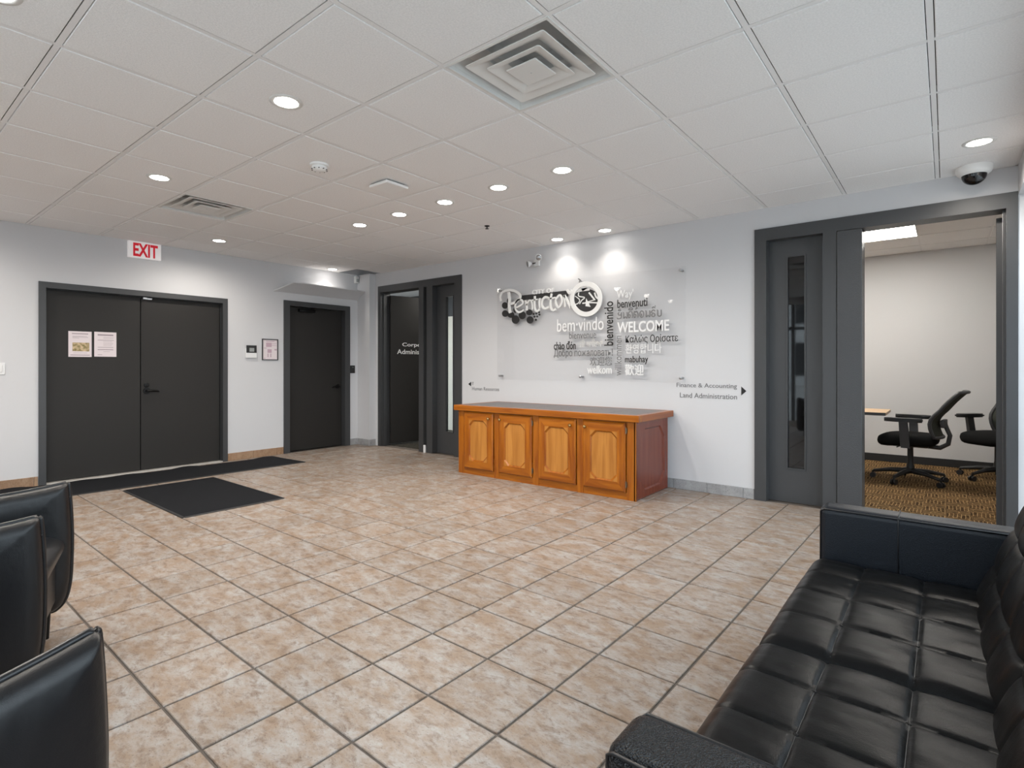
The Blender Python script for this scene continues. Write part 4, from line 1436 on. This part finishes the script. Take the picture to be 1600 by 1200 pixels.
def seat_cushion(y0, y1):
    b = B()
    x0, x1 = sx0 - .02, .125
    n1, n2 = 75, 96
    zt, zb = .398, .255
    def fn(u, v):
        x = x0 + (x1 - x0) * u
        y = y0 + (y1 - y0) * v
        e = min(u, 1.4 - u, 1)
        edge = min(1, (min(u, 1 - u * .0) / .10)) if u < .10 else 1
        ed2 = min(1, min(v, 1 - v) / .045)
        rr = (1 - (1 - edge) ** 2) ** .5 * (1 - (1 - ed2) ** 2) ** .5
        uu = u
        h = .013 * f_seat(uu, v)
        wr = .0025 * mnoise.noise(Vector((x * 9, y * 22, 1.3)))
        crown = .016 * math.sin(PI * v) ** .6 if 0 < v < 1 else 0
        sag = -.012 * u
        z = zt - .035 + .035 * rr + (h + crown + wr) * rr + sag
        # soft pull at the stitched crossings
        return (x, y, z)
    V = b.grid(n1, n2, fn)
    rim = [V[i][0] for i in range(n1 + 1)] + [V[n1][j] for j in range(1, n2 + 1)] + [V[i][n2] for i in range(n1 - 1, -1, -1)] + [V[0][j] for j in range(n2 - 1, 0, -1)]
    prev = rim
    for dz, ins in ((-.03, -.008), (-.09, -.004), (-.14, .006)):
        cur = []
        for v in rim:
            cx, cy = (x0 + x1) / 2, (y0 + y1) / 2
            d = Vector((v.co.x - cx, 0 * (v.co.y - cy), 0))
            if d.length: d.normalize()
            cur.append(b.bm.verts.new((v.co.x - d.x * ins, v.co.y, max(zb, v.co.z + dz))))
        for k in range(len(rim)):
            m = (k + 1) % len(rim)
            b.bm.faces.new((prev[k], cur[k], cur[m], prev[m]))
        prev = cur
    b.bm.faces.new(prev)
    c = b.build('seat_cushion', 'sofa_leather', t, smooth=True, angle=70)
    # stitched seams and buttons follow the surface
    s = B()
    for q in (1, 2):
        s.tube([Vector(fn(q / 3, j / 40)) + Vector((0, 0, -.001)) for j in range(1, 40)], .0022, 5)
    s.build('seam', 'welt', c, smooth=True)
    for q in (1, 2):
        for r_ in (1, 2, 3):
            B().lathe([(.006, -.002), (.006, .001), (.003, .002)], fn(q / 3, r_ / 4), 'z', 10).build('button', 'sofa_leather', c, smooth=True)


seat_cushion(midy + .003, iy1 - .003)
seat_cushion(iy0 + .003, midy - .003)
f_back = tuft(4, 3)


def back_cushion(y0, y1):
    b = B()
    n1, n2 = 80, 66
    zb, ztp = .375, .785
    def fn(u, v):                    # u along y, v up
        y = y0 + (y1 - y0) * u
        z = zb + (ztp - zb) * v
        lean = .103 + .38 * (z - .39)
        eu = min(1, min(u, 1 - u) / .06)
        ev = min(1, (1 - v) / .14, max(.0, v) / .08 + .3)
        rr = (1 - (1 - eu) ** 2) ** .5 * (1 - (1 - ev) ** 2) ** .5
        d = -.03 + .035 * rr + (.020 * f_back(u, v) + .012 * math.sin(PI * u)) * rr
        return (lean - d, y, z)
    V = b.grid(n1, n2, fn)
    rim = [V[i][0] for i in range(n1 + 1)] + [V[n1][j] for j in range(1, n2 + 1)] + [V[i][n2] for i in range(n1 - 1, -1, -1)] + [V[0][j] for j in range(n2 - 1, 0, -1)]
    prev = rim
    for dx in (.04, .10):
        cur = [b.bm.verts.new((v.co.x + dx, v.co.y, v.co.z)) for v in rim]
        for k in range(len(rim)):
            m = (k + 1) % len(rim)
            b.bm.faces.new((prev[k], cur[k], cur[m], prev[m]))
        prev = cur
    b.bm.faces.new(prev)
    c = b.build('back_cushion', 'sofa_leather', t, smooth=True, angle=70)
    for q in (1, 2, 3):
        for r_ in (1, 2):
            B().lathe([(.006, .002), (.006, -.001), (.003, -.002)], fn(q / 4, r_ / 3), 'x', 10).build('button', 'sofa_leather', c, smooth=True)


back_cushion(midy + .002, iy1 - .001)
back_cushion(iy0 + .001, midy - .002)
b = B().hexa([(.24, iy0 + .001, .20), (.24, iy1 - .001, .20), (.40, iy1 - .001, .20), (.40, iy0 + .001, .20)],
             [(.345, iy0 + .001, .765), (.345, iy1 - .001, .765), (.44, iy1 - .001, .765), (.44, iy0 + .001, .765)])
b.build('back_frame', 'arm_leather', t)
B().box(sx0 + .01, .24, iy0 + .001, iy1 - .001, .12, .254, .01, 2).build('base', 'arm_leather', t)
leg = None
for x in (sx0 + .06, sxb - .07):
    for y in (SY0 + .07, SY1 - .07):
        B().lathe([(.016, 0), (.024, .112)], (x, y, 0), 'z', 14).build('leg', 'black_metal', t, smooth=True, angle=40)


# ================================================================== armchairs
def arm_outline():
    """side view (forward, up) of an arm: tall pinched front corner, rounded foot"""
    pts = [(0, .680), (.006, .655), (.012, .56), (.016, .45), (.015, .34), (.010, .23), (-.005, .15), (-.035, .105), (-.08, .092),
           (-.25, .090), (-.45, .090), (-.66, .10), (-.69, .16), (-.70, .40), (-.70, .62), (-.69, .645),
           (-.45, .640), (-.25, .648), (-.10, .666), (-.03, .678)]
    return pts


def pillow_slab(b, outline, th, place, puff=.05):
    n = len(outline)
    cu, cv = sum(p[0] for p in outline) / n, sum(p[1] for p in outline) / n
    for sgn in (1, -1):
        rings = []
        for sc, h in ((1.0, .25), (.975, .55), (.93, .80), (.83, .95), (.6, 1.0), (.3, 1.0)):
            rings.append([b.bm.verts.new(place(cu + (u - cu) * sc, cv + (v - cv) * sc, sgn * th * h)) for u, v in outline])
        for A, C in zip(rings, rings[1:]):
            for k in range(n):
                m = (k + 1) % n
                b.bm.faces.new((A[k], A[m], C[m], C[k]))
        b.bm.faces.new(rings[-1])
        if sgn == 1: first = rings[0]
        else:
            for k in range(n):
                m = (k + 1) % n
                b.bm.faces.new((first[k], first[m], rings[0][m], rings[0][k]))


def armchair(loc, rz, label):
    t = root('armchair', loc, rz, label, 'armchair', 'black leather armchairs')
    W = .3415
    ol = smooth_pts(arm_outline(), 3, True)
    for s_ in (-1, 1):
        pl = lambda u, v, d, s_=s_: (s_ * W + d, u, v)
        b = B(); pillow_slab(b, ol, .052, pl)
        a = b.build('arm', 'chair_leather', t, smooth=True, local=True, angle=75)
        cu, cv = -.34, .41
        b = B().tube([pl(cu + (u - cu) * 1.004, cv + (v - cv) * 1.004, 0) for u, v in ol], .0085, 8, False, True)
        b.build('welt', 'welt', a, smooth=True, local=True)
        b = B()
        for k in range(5):
            b.tube([pl(-.012 + .004 * k, .668 - .013 * k, -.010), pl(-.006 + .004 * k, .668 - .013 * k, .010)], .004, 6)
        b.build('stitching', 'welt', a, smooth=True, local=True)
    # seat cushion with rounded nose
    b = B()
    sw = W - .054
    prof = [(-.62, .455), (-.35, .462), (-.12, .465), (-.05, .455), (-.012, .428), (-.004, .395), (-.022, .355), (-.06, .335), (-.35, .330), (-.62, .330)]
    pf = smooth_pts(prof, 3)
    ns = 10
    def fn(i, j):
        u, v = pf[i]
        x = -sw + 2 * sw * j / ns
        e = 1 - abs(2 * j / ns - 1) ** 6 * .10
        return (x, u, .395 + (v - .395) * e)
    V = [[b.bm.verts.new(fn(i, j)) for j in range(ns + 1)] for i in range(len(pf))]
    for i in range(len(pf) - 1):
        for j in range(ns):
            b.bm.faces.new((V[i][j], V[i + 1][j], V[i + 1][j + 1], V[i][j + 1]))
    for j in (0, ns): b.bm.faces.new([V[i][j] for i in range(len(pf))])
    b.bm.faces.new([V[0][j] for j in range(ns + 1)] + [V[-1][j] for j in range(ns, -1, -1)])
    b.build('seat_cushion', 'chair_leather', t, smooth=True, local=True, angle=60)
    B().box(-sw, sw, -.62, -.035, .15, .332, .015, 3).build('seat_base', 'chair_leather', t, smooth=True, local=True, wn=True)
    # back slab
    bo = smooth_pts([(-sw, .36), (-sw, .70), (-sw + .03, .755), (0, .775), (sw - .03, .755), (sw, .70), (sw, .36), (0, .34)], 3, True)
    b = B(); pillow_slab(b, bo, .06, lambda u, v, d: (u, -.66 - .18 * (v - .4) + d, v))
    k_ = b.build('backrest', 'chair_leather', t, smooth=True, local=True, angle=75)
    b = B().tube([(u * 1.003, -.66 - .18 * (v - .4), .55 + (v - .55) * 1.003) for u, v in bo], .0085, 8, False, True)
    b.build('welt', 'welt', k_, smooth=True, local=True)
    for x in (-W + .07, W - .07):
        for y in (-.07, -.60):
            B().lathe([(.014, 0), (.022, .152)], (x, y, 0), 'z', 14).build('leg', 'black_metal', t, smooth=True, local=True, angle=40)
    return t


armchair((-2.8675, .5875, 0), math.radians(-19.2), 'black leather armchair at the left edge showing both arms and its seat')
armchair((-1.694, .262, 0), math.radians(14), 'nearest black leather armchair in the bottom left corner, one arm visible')


# ================================================================== office furniture
t = root('desk', (-1.4, 7.28, 0), 0, 'wood topped desk end in the office in front of a task chair', 'desk')
B().box(-2.5, -.49, 6.98, 7.60, .715, .745, .004, 2).build('top', 'desk_wood', t)
B().box(-2.5, -.495, 6.975, 6.98, .713, .744).build('edge_band', 'grey_plastic', t)
for x in (-2.42, -1.35):
    b = B().box(x - .03, x + .03, 7.26, 7.32, .03, .715).box(x - .03, x + .03, 7.02, 7.56, 0, .03)
    b.build('leg', 'grey_plastic', t)


def task_chair(loc, rz, label, s=1.0):
    """swivel chair facing its local +y"""
    t = root('task_chair', loc, rz, label, 'office chair', 'black mesh task chairs')
    # five-star base with casters
    for k in range(5):
        a = 2 * PI * k / 5 + .35
        c, sn = math.cos(a), math.sin(a)
        b = B().tube([(c * .03, sn * .03, .115), (c * .17, sn * .17, .108), (c * .33, sn * .33, .078)], [.030, .024, .016], 8)
        arm_ = b.build('base_leg', 'black_plastic', t, smooth=True, local=True, angle=50)
        b = B()
        px, py = c * .335, sn * .335
        for q in (-1, 1):
            ox, oy = -sn * .018 * q, c * .018 * q
            b.tube([(px + ox - sn * .008, py + oy + c * .008, .028), (px + ox + sn * .008, py + oy - c * .008, .028)], .0278, 14)
        b.tube([(px, py, .03), (px, py, .08)], .010, 8)
        b.build('caster', 'black_plastic', arm_, smooth=True, local=True, angle=50)
    B().lathe([(.040, .09), (.036, .16), (.028, .20), (.026, .36), (.034, .38)], (0, 0, 0), 'z', 18).build('column', 'black_plastic', t, smooth=True, local=True, angle=50)
    b = B().box(-.09, .09, -.16, .15, .375, .42, .012, 2)
    b.tube([(.05, .0, .395), (.26, .02, .39)], .006).tube([(.26, .02, .39), (.29, .02, .395)], .012)
    b.tube([(-.05, .05, .395), (-.24, .08, .385)], .006)
    b.build('mechanism', 'grey_plastic', t, local=True)
    # seat
    b = B()
    def fs(u, v):
        a = 2 * PI * u
        r = math.sin(PI * v / 2)
        ca, sa = math.cos(a), math.sin(a)
        sq = 1 / (abs(ca) ** 4 + abs(sa) ** 4) ** .25
        x, y = .255 * r * sq * ca, .255 * r * sq * sa
        drop = .035 * max(0, y / .25) ** 2
        return (x, y + .02, .522 - .045 * (1 - math.cos(PI * v / 2)) ** 2.2 - drop * .6)
    V = b.grid(28, 8, fs)
    steps = [(1.0, 0), (1.012, -.014), (1.012, -.032), (.98, -.055), (.90, -.072), (.70, -.080), (.02, -.082)]
    def fb(u, v):
        k, dz = steps[round(v * (len(steps) - 1))]
        x, y, z = fs(u, 1)
        return (x * k, .02 + (y - .02) * k, z + dz)
    b.grid(28, len(steps) - 1, fb)
    bmesh.ops.remove_doubles(b.bm, verts=b.bm.verts, dist=.0008)
    b.build('seat', 'seat_fabric', t, smooth=True, local=True)
    # armrests: upright and pad
    for q in (-1, 1):
        b = B().hexa([(q * .25, -.035, .40), (q * .25, .045, .40), (q * .285, .045, .40), (q * .285, -.035, .40)],
                     [(q * .275, -.02, .66), (q * .275, .055, .66), (q * .31, .055, .66), (q * .31, -.02, .66)])
        b.box(min(q * .09, q * .285), max(q * .09, q * .285), -.03, .04, .385, .415)
        a_ = b.build('armrest', 'grey_plastic', t, local=True)
        pad = smooth_pts([(q * .245, -.12), (q * .25, .08), (q * .265, .16), (q * .30, .18), (q * .335, .15), (q * .335, -.02), (q * .33, -.12), (q * .29, -.14)], 3, True)
        b = B().prism(pad, 'z', .656, .696)
        bmesh.ops.bevel(b.bm, geom=[e for e in b.bm.edges if abs(e.verts[0].co.z - e.verts[1].co.z) < 1e-5], offset=.012, segments=3, affect='EDGES', clamp_overlap=True)
        b.build('arm_pad', 'black_plastic', a_, smooth=True, local=True, angle=60)
    # backrest: bowed mesh in a dark frame
    def bk(u, v):       # u across -1..1, v 0..1 up
        z = .50 + .47 * v
        y = -.225 + .035 * math.sin(PI * min(1, v * 1.7)) - .20 * max(0, v - .35) ** 1.5 / .524
        wd = .215 + .02 * math.sin(PI * v) - .05 * max(0, v - .75)
        return (u * wd, y - .05 * (1 - u * u) , z)
    rim = [bk(-1, v / 10) for v in range(11)] + [bk(-.8 + .2 * k, 1.0) for k in range(9)] + [bk(1, v / 10) for v in range(10, -1, -1)] + [bk(.8 - .2 * k, 0) for k in range(9)]
    b = B().tube(rim, .017, 8, False, True)
    f_ = b.build('backrest', 'grey_plastic', t, smooth=True, local=True)
    b = B().grid(10, 14, lambda u, v: bk(u * 2 - 1, v))
    bb = B(); bb.grid(10, 14, lambda u, v: bk(u * 2 - 1, v)); bb.grid(10, 14, lambda u, v: tuple(Vector(bk(u * 2 - 1, v)) + Vector((0, -.006, 0))))
    bb.build('back_mesh', 'mesh_fabric', f_, smooth=True, local=True)
    b = B().tube([(0, -.13, .39), (0, -.25, .385), (0, -.315, .43), (0, -.33, .52), (0, -.30, .60), (0, -.285, .66)], [.022, .024, .022, .02, .02, .018], 8)
    b.box(-.11, .11, -.30, -.262, .60, .68, .008, 2)
    b.build('back_support', 'grey_plastic', t, smooth=True, local=True, angle=50)
    t.scale = (s, s, s)
    return t


task_chair((-.30, 7.31, 0), math.radians(84), 'black mesh task chair turned sideways at the desk in the office', 1.0)
task_chair((.43, 8.0, 0), math.radians(138), 'black mesh task chair half hidden behind the open office door', 1.0)
